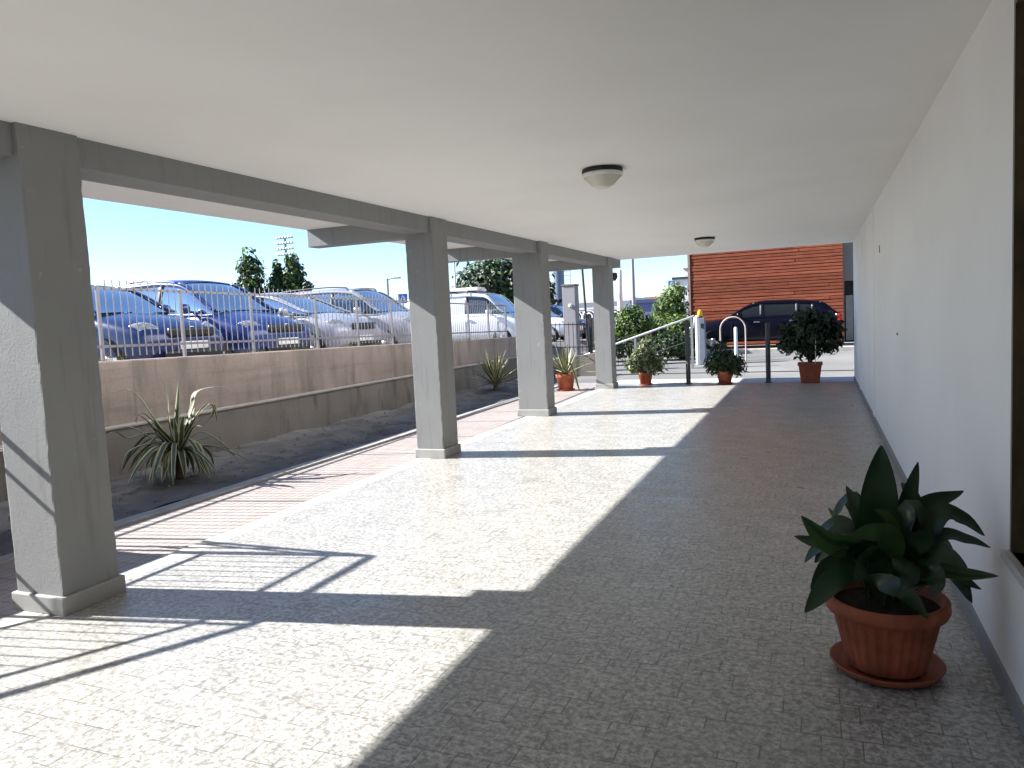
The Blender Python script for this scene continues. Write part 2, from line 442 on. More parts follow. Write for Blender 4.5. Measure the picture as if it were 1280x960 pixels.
# far service wing beside the brick building: small wires and marks on the wall
m=MB(); m.tube([(WX-.008,9.62,2.18),(WX-.006,9.62,2.10)],.004,6); m.build('wall_hook',M['dark_metal'],W)
m=MB(); m.tube([(WX-.012,7.6,1.25),(WX+.002,7.6,1.25)],.011,8); m.build('wall_plug',M['grey_metal'],W)

# ceiling lights
def ceiling_light(label):
    t=thing('ceiling_lamp',label,'ceiling lamp',group='round lamps on the arcade ceiling')
    MB().lathe([(0,0),(.158,0),(.166,-.012),(.166,-.034),(.150,-.04),(0,-.04)],40).build('base',M['black'],t)
    MB().lathe([(.158,-.036),(.166,-.042),(.166,-.062),(.155,-.068)],40).build('rim',M['white_metal'],t)
    MB().lathe([(.160,-.058),(.135,-.085),(.095,-.128),(.055,-.152),(.0,-.158)],40).build('diffuser',M['lens_glass'],t)
    return t
L1=ceiling_light('round opal ceiling lamp with black base, the nearer and larger of two'); L1.location=(-1.61,6.12,HC)
L2=copy_tree(L1); L2.location=(-1.71,12.92,HC); L2['label']='small-looking round ceiling lamp, the farther one near the red brick wall'

# ------------------------------------------------------------------ boundary wall and fence
W0,W1=-6.0,18.95
RW=thing('retaining_wall','stained pinkish concrete retaining wall under the car park fence','wall')
m=MB(); n=60
ysW=[lerp(W0,W1,i/n) for i in range(n+1)]
m.grid(lambda y,k:[(-7.52,y,.54),(-7.52,y,wall_top(y)-.015),(-7.535,y,wall_top(y)),(-7.80,y,wall_top(y)),(-7.80,y,-.3)][k],ysW,list(range(5)),smooth=False)
m.add([(-7.52,W1,-.2),(-7.8,W1,-.2),(-7.8,W1,wall_top(W1)),(-7.52,W1,wall_top(W1))],[(0,1,2,3)])
m.build('wall_face',M['retain'],RW)
MB().grid(lambda y,k:[(-7.40,y,-.15),(-7.40,y,.515),(-7.53,y,.515)][k],[W0,W1],[0,1,2],smooth=False).build('wall_base',M['ledge'],RW)
MB().box(-7.535,-7.385,W0,W1,.517,.549).build('ledge',M['ledge_top'],RW,bevel=.008)

FX=-7.66
F=thing('boundary_fence','tall galvanised picket fence along the top of the retaining wall','fence')
posts=[-5.0,-3.75,-2.5,-1.2,.1,1.35,2.6,3.85,5.1,6.33,7.55,8.86,10.40,11.60,12.78,13.95,15.1,16.28,17.45,18.6]
for i,y in enumerate(posts):
    z=wall_top(y)
    MB().box(FX-.018,FX+.018,y-.018,y+.018,z-.01,z+.872).build('post',M['fence'],F,bevel=.004)
    if i+1<len(posts):
        y2=posts[i+1]; m=MB(); z2=wall_top(y2)
        for dz in (.17,.845):
            m.add([(FX-.006,y+.019,z+dz-.015),(FX+.006,y+.019,z+dz-.015),(FX+.006,y2-.019,z2+dz-.015),(FX-.006,y2-.019,z2+dz-.015),
                   (FX-.006,y+.019,z+dz+.015),(FX+.006,y+.019,z+dz+.015),(FX+.006,y2-.019,z2+dz+.015),(FX-.006,y2-.019,z2+dz+.015)],
                  [(3,2,1,0),(4,5,6,7),(0,1,5,4),(1,2,6,5),(2,3,7,6),(3,0,4,7)])
        nb=max(2,round((y2-y)/.105))
        for b in range(1,nb):
            yy=lerp(y,y2,b/nb)+random.uniform(-.004,.004); zz=wall_top(yy)
            m.tube([(FX+.012,yy,zz+.05),(FX+.012,yy,zz+.945)],.0065,6)
        m.build('picket_panel',M['fence'],F)
# litter of dry weeds at the foot of the fence
m=MB()
for i in range(900):
    y=random.uniform(5.5,18.8); z=wall_top(y); 
    if math.sin(y*2.3)+math.sin(y*5.1+1)<.1 and y<13.5: continue
    x=random.uniform(-7.78,-7.57); h=random.uniform(.02,.13); a=random.uniform(0,6.28); l=random.uniform(.01,.06)
    m.add([(x,y-.004,z-.005),(x,y+.004,z-.005),(x+l*math.cos(a),y+l*math.sin(a),z+h)],[(0,1,2)],random.randint(0,1))
tag(m.build('dry_weeds',[M['dry'],M['g_mid']]),kind='stuff')

# stair behind the first pillar: raised landing whose railing throws its shadow on the floor
ST=thing('outdoor_stair','concrete stair and landing with a metal railing behind the first grey pillar','stair')
LX0,LX1,LY0,LY1,LZ=-7.36,-5.46,2.55,3.78,.78
m=MB(); m.box(LX0,LX1,LY0,LY1,LZ-.16,LZ); m.box(LX0,LX1-.5,LY0+.05,LY1-.6,-.1,LZ-.161)
for i in range(5):
    z=LZ-(i+1)*.155; y1=LY0-.001-i*.36
    m.box(LX0,LX1,y1-.36,y1-.001,z-.16,z)
m.build('steps',M['ledge'],ST)
def rail_z(y): return LZ if y>=LY0 else LZ-(LY0-y)*.155/.36
m=MB(); RXs=LX1-.04
for dz,r in ((1.0,.024),(.80,.016),(.18,.016)):
    m.tube([(RXs,LY1-.04,LZ+dz),(RXs,LY0,LZ+dz),(RXs,LY0-1.75,rail_z(LY0-1.75)+dz)],r,8)
    m.tube([(RXs,LY1-.04,LZ+dz),(LX0+.1,LY1-.04,LZ+dz)],r,8)
y=LY1-.1
while y>LY0-1.7:
    m.tube([(RXs,y,rail_z(y)+.18),(RXs,y,rail_z(y)+.80)],.006,5); y-=.1
for x in (-5.7,-6.2,-6.7,-7.2): m.tube([(x,LY1-.04,LZ),(x,LY1-.04,LZ+1)],.016,6)
for y in (LY1-.04,LY0,LY0-1.7): m.tube([(RXs,y,rail_z(y)-.05),(RXs,y,rail_z(y)+1.0)],.02,8)
m.build('railing',M['dark_metal'],ST)

# ------------------------------------------------------------------ plants
def blade(mb,pts,w,n=18,cols=(1,0,0,1),fold=.25,twist=0,prof=None,up=(0,0,1)):
    """strip leaf along a spline: len(cols) columns of faces, cols = material index of each"""
    P=even_spline(pts,n); k=len(cols); vs=[]
    prev=None
    for i,p in enumerate(P):
        t=(P[min(i+1,n)]-P[max(i-1,0)]).normalized()
        s=t.cross(Vector(up))
        if s.length<.15: s=prev if prev is not None else t.orthogonal()
        s.normalize()
        if prev is not None and s.dot(prev)<0: s=-s
        if prev is not None: s=(s*.45+prev*.55).normalized()
        prev=s; s2=Matrix.Rotation(twist,3,t)@s; nn=s2.cross(t).normalized()
        u=i/n; ww=w*(prof(u) if prof else (math.sin(math.pi*min(1,u*.85+.22))**.8 if u<.92 else math.sin(math.pi*min(1,.92*.85+.22))**.8*(1-u)/.08))
        for j in range(k+1):
            q=(j/k-.5)*2
            vs.append(p+s2*(q*ww/2)+nn*(abs(q)*ww*fold*.5))
    fs=[];ms=[]
    for i in range(n):
        for j in range(k):
            fs.append((i*(k+1)+j,i*(k+1)+j+1,(i+1)*(k+1)+j+1,(i+1)*(k+1)+j)); ms.append(cols[j])
    o=len(mb.v); mb.v+= [tuple(v) for v in vs]
    for f,mi in zip(fs,ms): mb.f.append(tuple(a+o for a in f)); mb.m.append(mi); mb.sm.append(True)
asp_prof=lambda u: .07 if u<.3 else max(.015,math.sin(math.pi*min(1,((u-.3)/.7)**.8*.975+.02))**.75)
AGAVE=[
 ([[-0.03, -0.031, 0.143], [-0.052, -0.054, 0.366], [-0.05, -0.053, 0.703], [-0.083, -0.087, 0.933]],0.085),
 ([[-0.012, -0.012, 0.158], [-0.024, 0.047, 0.481], [-0.027, 0.116, 0.823]],0.050),
 ([[0.018, 0.019, 0.172], [0.079, 0.137, 0.506], [0.097, 0.21, 0.673], [0.204, 0.377, 0.711], [0.3, 0.531, 0.694]],0.070),
 ([[0.065, 0.068, 0.183], [0.098, 0.176, 0.371], [0.153, 0.305, 0.494], [0.172, 0.398, 0.482], [0.113, 0.408, 0.357], [-0.038, 0.322, 0.216]],0.050),
 ([[0.068, 0.071, 0.238], [0.208, 0.146, 0.449], [0.318, 0.188, 0.536], [0.387, 0.188, 0.407], [0.415, 0.146, 0.303]],0.055),
 ([[-0.051, -0.054, 0.164], [-0.166, -0.145, 0.415], [-0.268, -0.223, 0.66], [-0.344, -0.274, 0.747], [-0.426, -0.331, 0.727], [-0.502, -0.382, 0.715]],0.060),
 ([[-0.063, -0.066, 0.166], [-0.145, -0.188, 0.403], [-0.188, -0.27, 0.486], [-0.212, -0.33, 0.423], [-0.174, -0.327, 0.369]],0.055),
 ([[-0.042, -0.044, 0.135], [-0.136, -0.233, 0.265], [-0.233, -0.426, 0.242], [-0.267, -0.551, 0.332], [-0.273, -0.648, 0.313]],0.060),
 ([[-0.043, -0.045, 0.108], [-0.114, -0.265, 0.154], [-0.174, -0.472, 0.109], [-0.165, -0.608, -0.039]],0.060),
 ([[-0.032, -0.033, 0.106], [0.009, -0.208, 0.101], [0.053, -0.379, -0.079], [0.112, -0.534, -0.219]],0.075),
 ([[-0.02, -0.021, 0.104], [0.063, -0.175, 0.06], [0.143, -0.333, -0.086], [0.235, -0.478, -0.21]],0.065),
 ([[0.074, 0.077, 0.126], [0.235, 0.029, 0.082], [0.376, -0.04, -0.102], [0.53, -0.097, -0.248]],0.080),
 ([[0.062, 0.065, 0.119], [0.201, 0.042, 0.097], [0.308, -0.015, -0.073], [0.411, -0.076, -0.211]],0.060),
 ([[0.074, 0.077, 0.126], [0.222, 0.185, 0.054], [0.375, 0.297, 0.028], [0.475, 0.353, -0.103]],0.060),
 ([[0.062, 0.065, 0.119], [0.05, 0.27, 0.112], [0.045, 0.481, 0.134]],0.060),
 ([[-0.043, -0.045, 0.108], [-0.132, -0.187, 0.113], [-0.181, -0.286, 0.003], [-0.213, -0.368, -0.125]],0.060),
 ([[-0.009, -0.009, 0.102], [-0.064, -0.211, 0.064], [-0.039, -0.331, -0.02], [0.04, -0.393, -0.112]],0.060),
 ([[0.016, 0.017, 0.135], [0.034, -0.073, 0.315], [0.082, -0.131, 0.414]],0.070),
 ([[-0.031, -0.032, 0.124], [-0.04, -0.186, 0.295], [-0.003, -0.293, 0.436]],0.070),
 ([[0.039, 0.041, 0.131], [0.048, 0.123, 0.304], [0.07, 0.218, 0.496]],0.070),
]
ASPI=[
 ([[0.009, -0.001, 0.421], [-0.026, 0.017, 0.613], [-0.011, 0.031, 0.953]],0.135),
 ([[0.058, -0.004, 0.426], [0.076, 0.04, 0.655], [0.13, 0.081, 0.877]],0.070),
 ([[0.071, -0.005, 0.428], [0.124, 0.029, 0.661], [0.291, 0.054, 0.767]],0.085),
 ([[0.071, -0.005, 0.413], [0.178, -0.023, 0.664], [0.269, -0.04, 0.68], [0.346, -0.055, 0.615]],0.080),
 ([[0.07, -0.005, 0.399], [0.183, 0.017, 0.57], [0.304, 0.038, 0.571], [0.388, 0.062, 0.535]],0.055),
 ([[0.058, -0.004, 0.384], [0.177, -0.028, 0.444], [0.29, -0.051, 0.455], [0.39, -0.074, 0.464]],0.050),
 ([[0.058, -0.004, 0.384], [0.207, 0.022, 0.43], [0.354, 0.049, 0.363]],0.050),
 ([[0.058, -0.004, 0.384], [0.224, 0.059, 0.433], [0.317, 0.127, 0.31]],0.050),
 ([[0.046, -0.003, 0.396], [0.114, -0.058, 0.532], [0.2, -0.115, 0.549], [0.269, -0.17, 0.519]],0.090),
 ([[-0.004, 0.0, 0.391], [-0.106, -0.032, 0.508], [-0.221, -0.064, 0.552], [-0.324, -0.097, 0.67]],0.085),
 ([[-0.004, 0.0, 0.391], [-0.115, 0.034, 0.53], [-0.261, 0.069, 0.51], [-0.36, 0.102, 0.524]],0.080),
 ([[-0.004, 0.0, 0.405], [-0.075, 0.051, 0.601], [-0.144, 0.101, 0.76]],0.075),
 ([[-0.004, 0.0, 0.405], [-0.088, 0.067, 0.552], [-0.164, 0.132, 0.588], [-0.217, 0.196, 0.636]],0.060),
 ([[-0.016, 0.001, 0.375], [-0.095, -0.058, 0.417], [-0.198, -0.116, 0.414], [-0.315, -0.173, 0.282]],0.085),
 ([[-0.016, 0.001, 0.375], [-0.131, -0.01, 0.456], [-0.209, -0.025, 0.44], [-0.292, -0.039, 0.335]],0.085),
 ([[-0.016, 0.001, 0.39], [-0.115, 0.049, 0.497], [-0.22, 0.096, 0.475], [-0.276, 0.14, 0.396]],0.070),
 ([[0.009, -0.001, 0.392], [0.016, -0.071, 0.571], [-0.061, -0.136, 0.633], [-0.149, -0.2, 0.618]],0.090),
 ([[0.034, -0.002, 0.395], [0.054, -0.054, 0.54], [0.12, -0.109, 0.602], [0.137, -0.16, 0.672]],0.110),
 ([[0.021, -0.002, 0.394], [0.032, -0.027, 0.545], [0.006, -0.051, 0.675], [-0.044, -0.072, 0.706]],0.110),
 ([[0.034, -0.002, 0.381], [0.06, -0.115, 0.518], [0.061, -0.225, 0.488], [0.028, -0.333, 0.47]],0.100),
 ([[0.009, -0.001, 0.378], [-0.047, -0.107, 0.508], [-0.09, -0.214, 0.525], [-0.131, -0.321, 0.478]],0.090),
 ([[-0.016, 0.001, 0.346], [-0.072, -0.085, 0.4], [0.042, -0.184, 0.418], [0.123, -0.28, 0.343]],0.070),
 ([[0.034, -0.002, 0.395], [0.134, -0.09, 0.475], [0.159, -0.172, 0.451], [0.138, -0.251, 0.425]],0.090),
 ([[0.046, -0.003, 0.425], [0.101, 0.053, 0.611], [0.108, 0.112, 0.724], [0.076, 0.175, 0.766]],0.090),
 ([[0.009, -0.001, 0.407], [-0.07, -0.08, 0.511], [-0.123, -0.161, 0.561], [-0.163, -0.244, 0.529]],0.090),
 ([[0.021, -0.002, 0.408], [0.063, 0.046, 0.482], [0.03, 0.098, 0.594], [-0.018, 0.152, 0.576]],0.100),
 ([[0.046, -0.003, 0.411], [0.128, 0.071, 0.507], [0.223, 0.144, 0.521], [0.284, 0.22, 0.443]],0.080),
]

# the big aspidistra pot
A=thing('potted_plant','large broad leaved green plant in a ribbed terracotta pot beside the white wall','potted plant',(.25,3.42,0))
rib=lambda a,j: 1-(.030 if (j in (3,4,5) and (a*28/(2*math.pi))%1<.34) else 0)
MB().lathe([(.0,.03),(.150,.03),(.155,.035),(.168,.09),(.188,.17),(.207,.255),(.214,.262),(.232,.266),(.240,.285),(.238,.318),(.228,.328),(.212,.322),(.205,.275),(.0,.272)],168,fn=rib).build('pot',M['terra'],A)
MB().lathe([(0,.004),(.175,.004),(.205,.018),(.222,.045),(.216,.048),(.196,.024),(.165,.016),(0,.016)],56).build('saucer',M['terra_dark'],A)
MB().lathe([(.206,.283),(.12,.292),(0,.296)],40).build('soil',M['soil'],A)
m=MB(); rr=random.Random(4)
for i,(pts,w) in enumerate(ASPI):
    cols=(0,0,0,0)
    if i in (9,5): cols=(1,1,0,1)
    if i==18: cols=(0,1,1,0)
    if i==12: cols=(2,1,1,2)
    if i in (16,): cols=(1,1,1,1)
    tip=Vector(pts[-1]); a=math.atan2(tip.y,tip.x)
    root=Vector((.09*math.cos(a)*rr.uniform(.2,1),.09*math.sin(a)*rr.uniform(.2,1),.285))
    full=[root]+[Vector(q) for q in pts[1:]]
    if len(full)<3: full.insert(1,root.lerp(full[1],.5)+Vector((0,0,.05)))
    # blades turn their faces to the light of the arcade
    up=Vector((0,-.85,.5)) if abs(tip.x)>.18 else Vector((.15,-1,.1))
    blade(m,full,w*1.12,30,cols,.20,rr.uniform(-.35,.35),asp_prof,tuple(up))
for i in range(15):
    a=rr.uniform(0,6.28); d=rr.uniform(.14,.26); h=rr.uniform(.45,.74); e=rr.uniform(.03,.09)
    c,q=math.cos(a),math.sin(a)
    blade(m,[(.05*c,.05*q,.285),(.3*d*c,.3*d*q,.285+(h-.285)*.6),(.75*d*c,.75*d*q,h),(1.1*d*c,1.1*d*q,h-e),(1.3*d*c,1.3*d*q,h-2.2*e)],rr.uniform(.07,.105),20,rr.choice(((0,0,0,0),(0,0,0,0),(0,0,1,0),(0,1,1,0))),.2,rr.uniform(-.5,.5),asp_prof,(0,-.5,.8))
m.build('foliage',[M['aspi'],M['aspi2'],M['aspi3']],A)

# agaves
def agave_profile(u): return (1.0-.25*math.sin(math.pi*min(1,u*1.6)) if u<.25 else .82+.18*math.sin(math.pi*(u-.25)/.75))*(1-u**3.2)
G1=thing('agave_plant','sprawling agave with curling cream edged leaves in the dark bed by the wall','agave',(-6.5,6.2,.0))
m=MB()
for pts,w in AGAVE:
    P=[Vector(p)+Vector((0,0,.25)) for p in pts]
    P=[Vector((0,0,.30))]+P if (P[0]-Vector((0,0,.3))).length>.05 else P
    blade(m,P,w*1.4,22,(1,0,0,0,0,1),.30,0,agave_profile)
ra=random.Random(2)
for i in range(46):
    a=ra.uniform(0,6.28); l=ra.uniform(.45,.85); zt=ra.uniform(.32,.5)
    dx,dy=math.cos(a),math.sin(a)
    if i%3==0: pts=[(0,0,.26),(dx*l*.35,dy*l*.35,zt),(dx*l*.75,dy*l*.75,zt*.6),(dx*l,dy*l,.03)]
    elif i%4==0: pts=[(0,0,.26),(dx*l*.3,dy*l*.3,.42),(dx*l*.6,dy*l*.6,.52+.2*ra.random()),(dx*l*.9,dy*l*.9,.58+.25*ra.random())]
    else: l*=.45; pts=[(0,0,.27),(dx*l*.6,dy*l*.6,.31),(dx*l,dy*l,.2),(dx*l*1.15,dy*l*1.15,.02)]
    blade(m,pts,ra.uniform(.055,.08),16,(1,0,0,0,0,1),.35,0,agave_profile)
m.build('leaves',[M['agave'],M['agave_edge']],G1)
MB().tube([(0,0,-.02),(0,0,.12),(.01,0,.26)],[.05,.045,.04],12).build('stem',M['bark'],G1)
def agave(mb,n,length,seed,z0=.1,stiff=.5,w=.06):
    r=random.Random(seed)
    for i in range(n):
        a=i*2.4+r.uniform(-.3,.3); e=1-(i/n)              # inner leaves stand, outer ones lie
        el=R(lerp(8,84,(i/n)**.8))+r.uniform(-.1,.1); L=length*r.uniform(.75,1.1)
        dx,dy=math.cos(a),math.sin(a)
        p=[(0,0,z0)]
        for q in (.35,.7,1):
            hh=L*q*math.sin(el)-(L*q*q*e*.35*(1-stiff)); rr_=L*q*math.cos(el)
            p.append((dx*rr_,dy*rr_,max(.01,z0+hh)))
        blade(mb,p,w*r.uniform(.8,1.15),14,(1,0,0,0,1),.4,0,agave_profile)
G2=thing('agave_plant','smaller spiky agave at the far end of the retaining wall bed','agave',(-6.62,15.3,.02))
m=MB(); agave(m,46,.85,3,.09,.7,.085); m.build('leaves',[M['agave'],M['agave_edge']],G2)
MB().tube([(0,0,-.05),(0,0,.13)],[.06,.05],10).build('stem',M['bark'],G2)
def round_pot(parent,h,r0,r1,mat,saucer=True):
    MB().lathe([(0,.015),(r0,.015),(r1*.97,h*.78),(r1*1.05,h*.80),(r1*1.06,h*.98),(r1*1.02,h),(r1*.93,h*.97),(r1*.9,h*.86),(0,h*.86)],40).build('pot',mat,parent)
    MB().lathe([(r1*.9,h*.88),(r1*.5,h*.91),(0,h*.92)],24).build('soil',M['soil'],parent)
    if saucer: MB().lathe([(0,.003),(r0*1.15,.003),(r0*1.35,.03),(r0*1.3,.032),(r0*1.12,.012),(0,.012)],32).build('saucer',M['terra_dark'],parent)
G3=thing('potted_agave','cream striped agave in a round terracotta pot between the two far pillars','potted agave',(-5.10,15.62,-.055))
round_pot(G3,.36,.155,.20,M['terra'])
m=MB(); agave(m,30,.78,11,.34,.75,.075)
for pts in ([(0,0,.34),(.12,-.1,.62),(.28,-.22,.36),(.42,-.34,.02),(.62,-.4,.012)],[(0,0,.34),(.3,.0,.56),(.62,.05,.42),(.8,.02,.2)],[(0,0,.34),(.25,.1,.60),(.55,.2,.58),(.75,.2,.4)]):
    blade(m,pts,.075,18,(1,0,0,1),.4,0,agave_profile)
m.build('leaves',[M['agave'],M['agave_edge']],G3)

def leaf_cloud(mb,blobs,n,size,nm,seed,elong=1.7,droop=0,shell=.55):
    r=random.Random(seed); tot=sum(b[3]*b[4]*b[5] for b in blobs)
    for (cx,cy,cz,rx,ry,rz) in blobs:
        k=int(n*rx*ry*rz/tot)
        for _ in range(k):
            while True:
                d=Vector((r.gauss(0,1),r.gauss(0,1),r.gauss(0,1)))
                if d.length>.01: break
            d.normalize(); q=(shell+(1-shell)*r.random())**.6 * (1+r.gauss(0,.07))
            # clumps: thin the shell with a cheap lattice noise
            if math.sin(d.x*5+seed+cx)*math.sin(d.y*6+cy*3)*math.sin(d.z*5.5+cz*2)>.22 and q>.75: q*=.78
            c=Vector((cx+d.x*rx*q,cy+d.y*ry*q,cz+d.z*rz*q))
            nrm=(d+Vector((r.uniform(-1,1),r.uniform(-1,1),r.uniform(-.4,1.2)))*.8).normalized()
            t=nrm.orthogonal().normalized(); t=Matrix.Rotation(r.uniform(0,6.28),3,nrm)@t
            if droop: t=(t*(1-droop)+Vector((d.x*.6,d.y*.6,-1))*droop).normalized()
            b=nrm.cross(t).normalized(); s=size*r.uniform(.6,1.35); l=s*elong
            mi=r.choice(nm)
            fo=nrm*s*.12
            mb.add([c-t*l*.5,c-b*s*.5*.8+fo,c+t*l*.5,c+b*s*.5*.8+fo],[(0,1,2),(0,2,3)],mi)

def stems(mb,z0,h,n,spread,seed,r0=.01):
    r=random.Random(seed)
    for i in range(n):
        a=r.uniform(0,6.28); s=spread*r.uniform(.3,1)
        mb.tube([(.02*math.cos(a),.02*math.sin(a),z0),(s*.4*math.cos(a),s*.4*math.sin(a),z0+h*.5),(s*math.cos(a),s*math.sin(a),z0+h)],[r0,r0*.8,r0*.4],6)
P1=thing('potted_plant','pale variegated bushy plant in a small terracotta pot in the sun','potted plant',(-3.44,16.06,0),group='potted plants across the arcade end')
round_pot(P1,.28,.11,.15,M['terra'])
m=MB(); leaf_cloud(m,[(0,0,.50,.40,.36,.24),(-.2,.05,.42,.26,.24,.18),(.22,-.05,.42,.26,.24,.20),(.0,0,.72,.24,.22,.24),(.06,0,.95,.09,.09,.12)],1900,.05,[0,0,1,2],5,2.2,.45,.3)
m.build('foliage',[M['g_grey'],M['g_mid'],M['g_dark']],P1); m=MB(); stems(m,.22,.6,7,.2,2); m.build('stems',M['stem'],P1)
P2=thing('potted_plant','dark green drooping plant in a terracotta pot at the shadow edge','potted plant',(-1.79,16.06,0),group='potted plants across the arcade end')
round_pot(P2,.28,.12,.16,M['terra'])
m=MB(); leaf_cloud(m,[(0,0,.46,.40,.34,.22),(-.16,.05,.36,.25,.24,.2),(.2,-.05,.36,.25,.24,.22),(-.08,0,.68,.22,.2,.2)],2000,.042,[0,0,1,2],8,2.6,.55,.3)
m.build('foliage',[M['g_dark'],M['g_mid'],M['g_black']],P2); m=MB(); stems(m,.22,.5,7,.2,3); m.build('stems',M['stem'],P2)
P3=thing('potted_shrub','large dark leafy shrub in a square terracotta planter beside the white wall','potted shrub',(-.15,16.2,0))
m=MB(); q=.17; 
m.add([(-q,-q,.0),(q,-q,0),(q,q,0),(-q,q,0),(-.215,-.215,.36),(.215,-.215,.36),(.215,.215,.36),(-.215,.215,.36)],[(3,2,1,0),(0,1,5,4),(1,2,6,5),(2,3,7,6),(3,0,4,7)])
m.box(-.232,.232,-.232,.232,.355,.40)
m.build('planter',M['terra_dark'],P3,bevel=.01)
m=MB(); leaf_cloud(m,[(0,0,1.0,.42,.38,.40),(-.38,.0,.78,.26,.28,.22),(.36,0,.82,.28,.28,.26),(.3,0,1.22,.26,.26,.18),(-.16,0,1.30,.22,.22,.16),(0,0,.62,.30,.26,.16),(-.45,0,1.08,.18,.2,.16),(.50,0,1.05,.16,.2,.2),(.05,0,1.42,.16,.16,.10)],2500,.08,[0,0,1],12,1.6,.15,.15)
m.build('foliage',[M['g_black'],M['g_dark']],P3); m=MB(); stems(m,.36,.8,9,.3,6,.014); m.build('stems',M['bark'],P3)
m=MB(); m.tube([(.10,-.22,.38),(.11,-.25,.95)],.007,6); m.build('stake',M['white_metal'],P3)

# ------------------------------------------------------------------ posts at the arcade end
def bollard(label,x,y,h):
    t=thing('bollard',label,'bollard',(x,y,0),group='grey posts across the arcade end')
    MB().lathe([(.048,.012),(.048,h-.01),(.042,h),(0,h)],24).build('post',M['bollard'],t)
    MB().lathe([(.085,.0),(.085,.010),(.05,.014)],24).build('base_plate',M['bollard'],t)
    return t
bollard('dark grey round post between the pale variegated and the dark green potted plants',-2.55,16.17,1.32)
bollard('dark grey round post between the dark green plant and the square planter',-.95,16.28,1.22)

# gate post with amber beacon
GP=thing('gate_post','white and grey gate post topped by an amber warning beacon','gate post',(-2.98,21.2,.06))
MB().lathe([(.052,0),(.052,1.30),(.04,1.34),(0,1.34)],20,(-.09,0,0)).build('tube',M['white_metal'],GP)
MB().box(-.035,.13,-.09,.09,0,1.27).build('motor_cabinet',plain('blue_grey_cabinet',(.17,.19,.24),.5),GP,bevel=.015)
MB().box(.02,.09,-.105,-.088,1.0,1.12).build('control_box',M['black'],GP,bevel=.004)
m=MB(); m.lathe([(.0,1.271),(.055,1.271),(.055,1.32),(0,1.32)],16,(-.005,0,0)); m.build('beacon_base',M['black'],GP)
MB().lathe([(.055,1.32),(.075,1.345),(.062,1.44),(.035,1.49),(0,1.50)],20,(-.005,0,0)).build('beacon',M['beacon'],GP)
# bike hoop and small white bollard
BH=MB(); hoop=[(-2.50,21.6,.08),(-2.50,21.6,.98)]+[(-2.165-.335*math.cos(math.pi*i/12),21.6,.98+.335*math.sin(math.pi*i/12)) for i in range(1,12)]+[(-1.83,21.6,.98),(-1.83,21.6,.08)]
BH.tube(hoop,.02,10)
tag(BH.build('bike_hoop',plain('rusty_white_paint',(.42,.34,.31),.6,.4,0,.25,4,.1)),'arched metal bike hoop standing in front of the dark hatchback','bike hoop')
t=thing('bollard','short white bollard inside the arched bike hoop','bollard',(-2.13,22.0,.08))
MB().lathe([(.045,0),(.045,.90),(.035,.94),(0,.95)],20).build('post',M['white_metal'],t)

# sloping handrail with pickets
HR=thing('handrail','white sloping handrail with thin grey pickets beside the ramp','handrail')
HY=20.1
def hz(x): return 1.40+(x+2.98)*.3145
m=MB(); m.tube([(-6.5,HY,hz(-6.5)),(-2.98,HY,hz(-2.98)),(-2.965,HY,1.36),(-3.02,HY,1.10),(-3.14,HY,1.08)],.028,10); m.build('rail',M['white_metal'],HR)
m=MB(); 
m.tube([(-4.9,HY,hz(-4.9)-.6),(-3.1,HY,hz(-3.1)-.6)],.012,6)
x=-6.3
while x<-3.1:
    z=max(hz(x)-.62,ground_z(x,HY)-.05)
    if hz(x)-z>.05: m.tube([(x,HY,hz(x)-.02),(x,HY,z)],.006,5)
    x+=.115
m.build('pickets',M['dark_metal'],HR)
for x in (-6.2,-4.55,-3.05):
    MB().box(x-.03,x+.03,HY-.03,HY+.03,ground_z(x,HY)-.1,hz(x)-.03).build('post',M['grey_metal'],HR)
m=MB(); z0=-.3
def slab(m,x0,x1,y0,y1,za,zb):
    m.add([(x0,y0,z0),(x1,y0,z0),(x1,y1,z0),(x0,y1,z0),(x0,y0,za),(x1,y0,zb),(x1,y1,zb),(x0,y1,za)],[(3,2,1,0),(4,5,6,7),(0,1,5,4),(1,2,6,5),(2,3,7,6),(3,0,4,7)])
slab(m,-7.5,-5.0,18.75,18.95,.30,.62)
tag(m.build('ramp_wall',M['ledge'],bevel=.01),'low concrete wall with a sloping top behind the potted agave','wall')
# white post behind the last pillar, with a dark lantern near the beam
wp=MB(); wp.lathe([(.10,0),(.10,2.0),(.10,2.95),(0,2.96)],16,(-6.72,27.4,.2))
tag(wp.build('white_post',M['white_metal']),'slim white post rising behind the last grey pillar','post')
LN=thing('wall_lantern','small dark lantern fixed to the back of the last grey pillar','lantern',(-4.06,15.72,2.30))
MB().box(-.03,.03,0,.10,.02,.08).build('bracket',M['dark_metal'],LN,bevel=.004)
MB().lathe([(0,.10),(.075,.09),(.085,.0),(.05,-.07),(0,-.075)],16,(.05,.17,.03)).build('lamp_shade',M['dark_metal'],LN)
MB().lathe([(.03,.04),(.036,-.0),(.03,-.05)],12,(-.005,.10,.05)).build('bulb',M['white_metal'],LN)
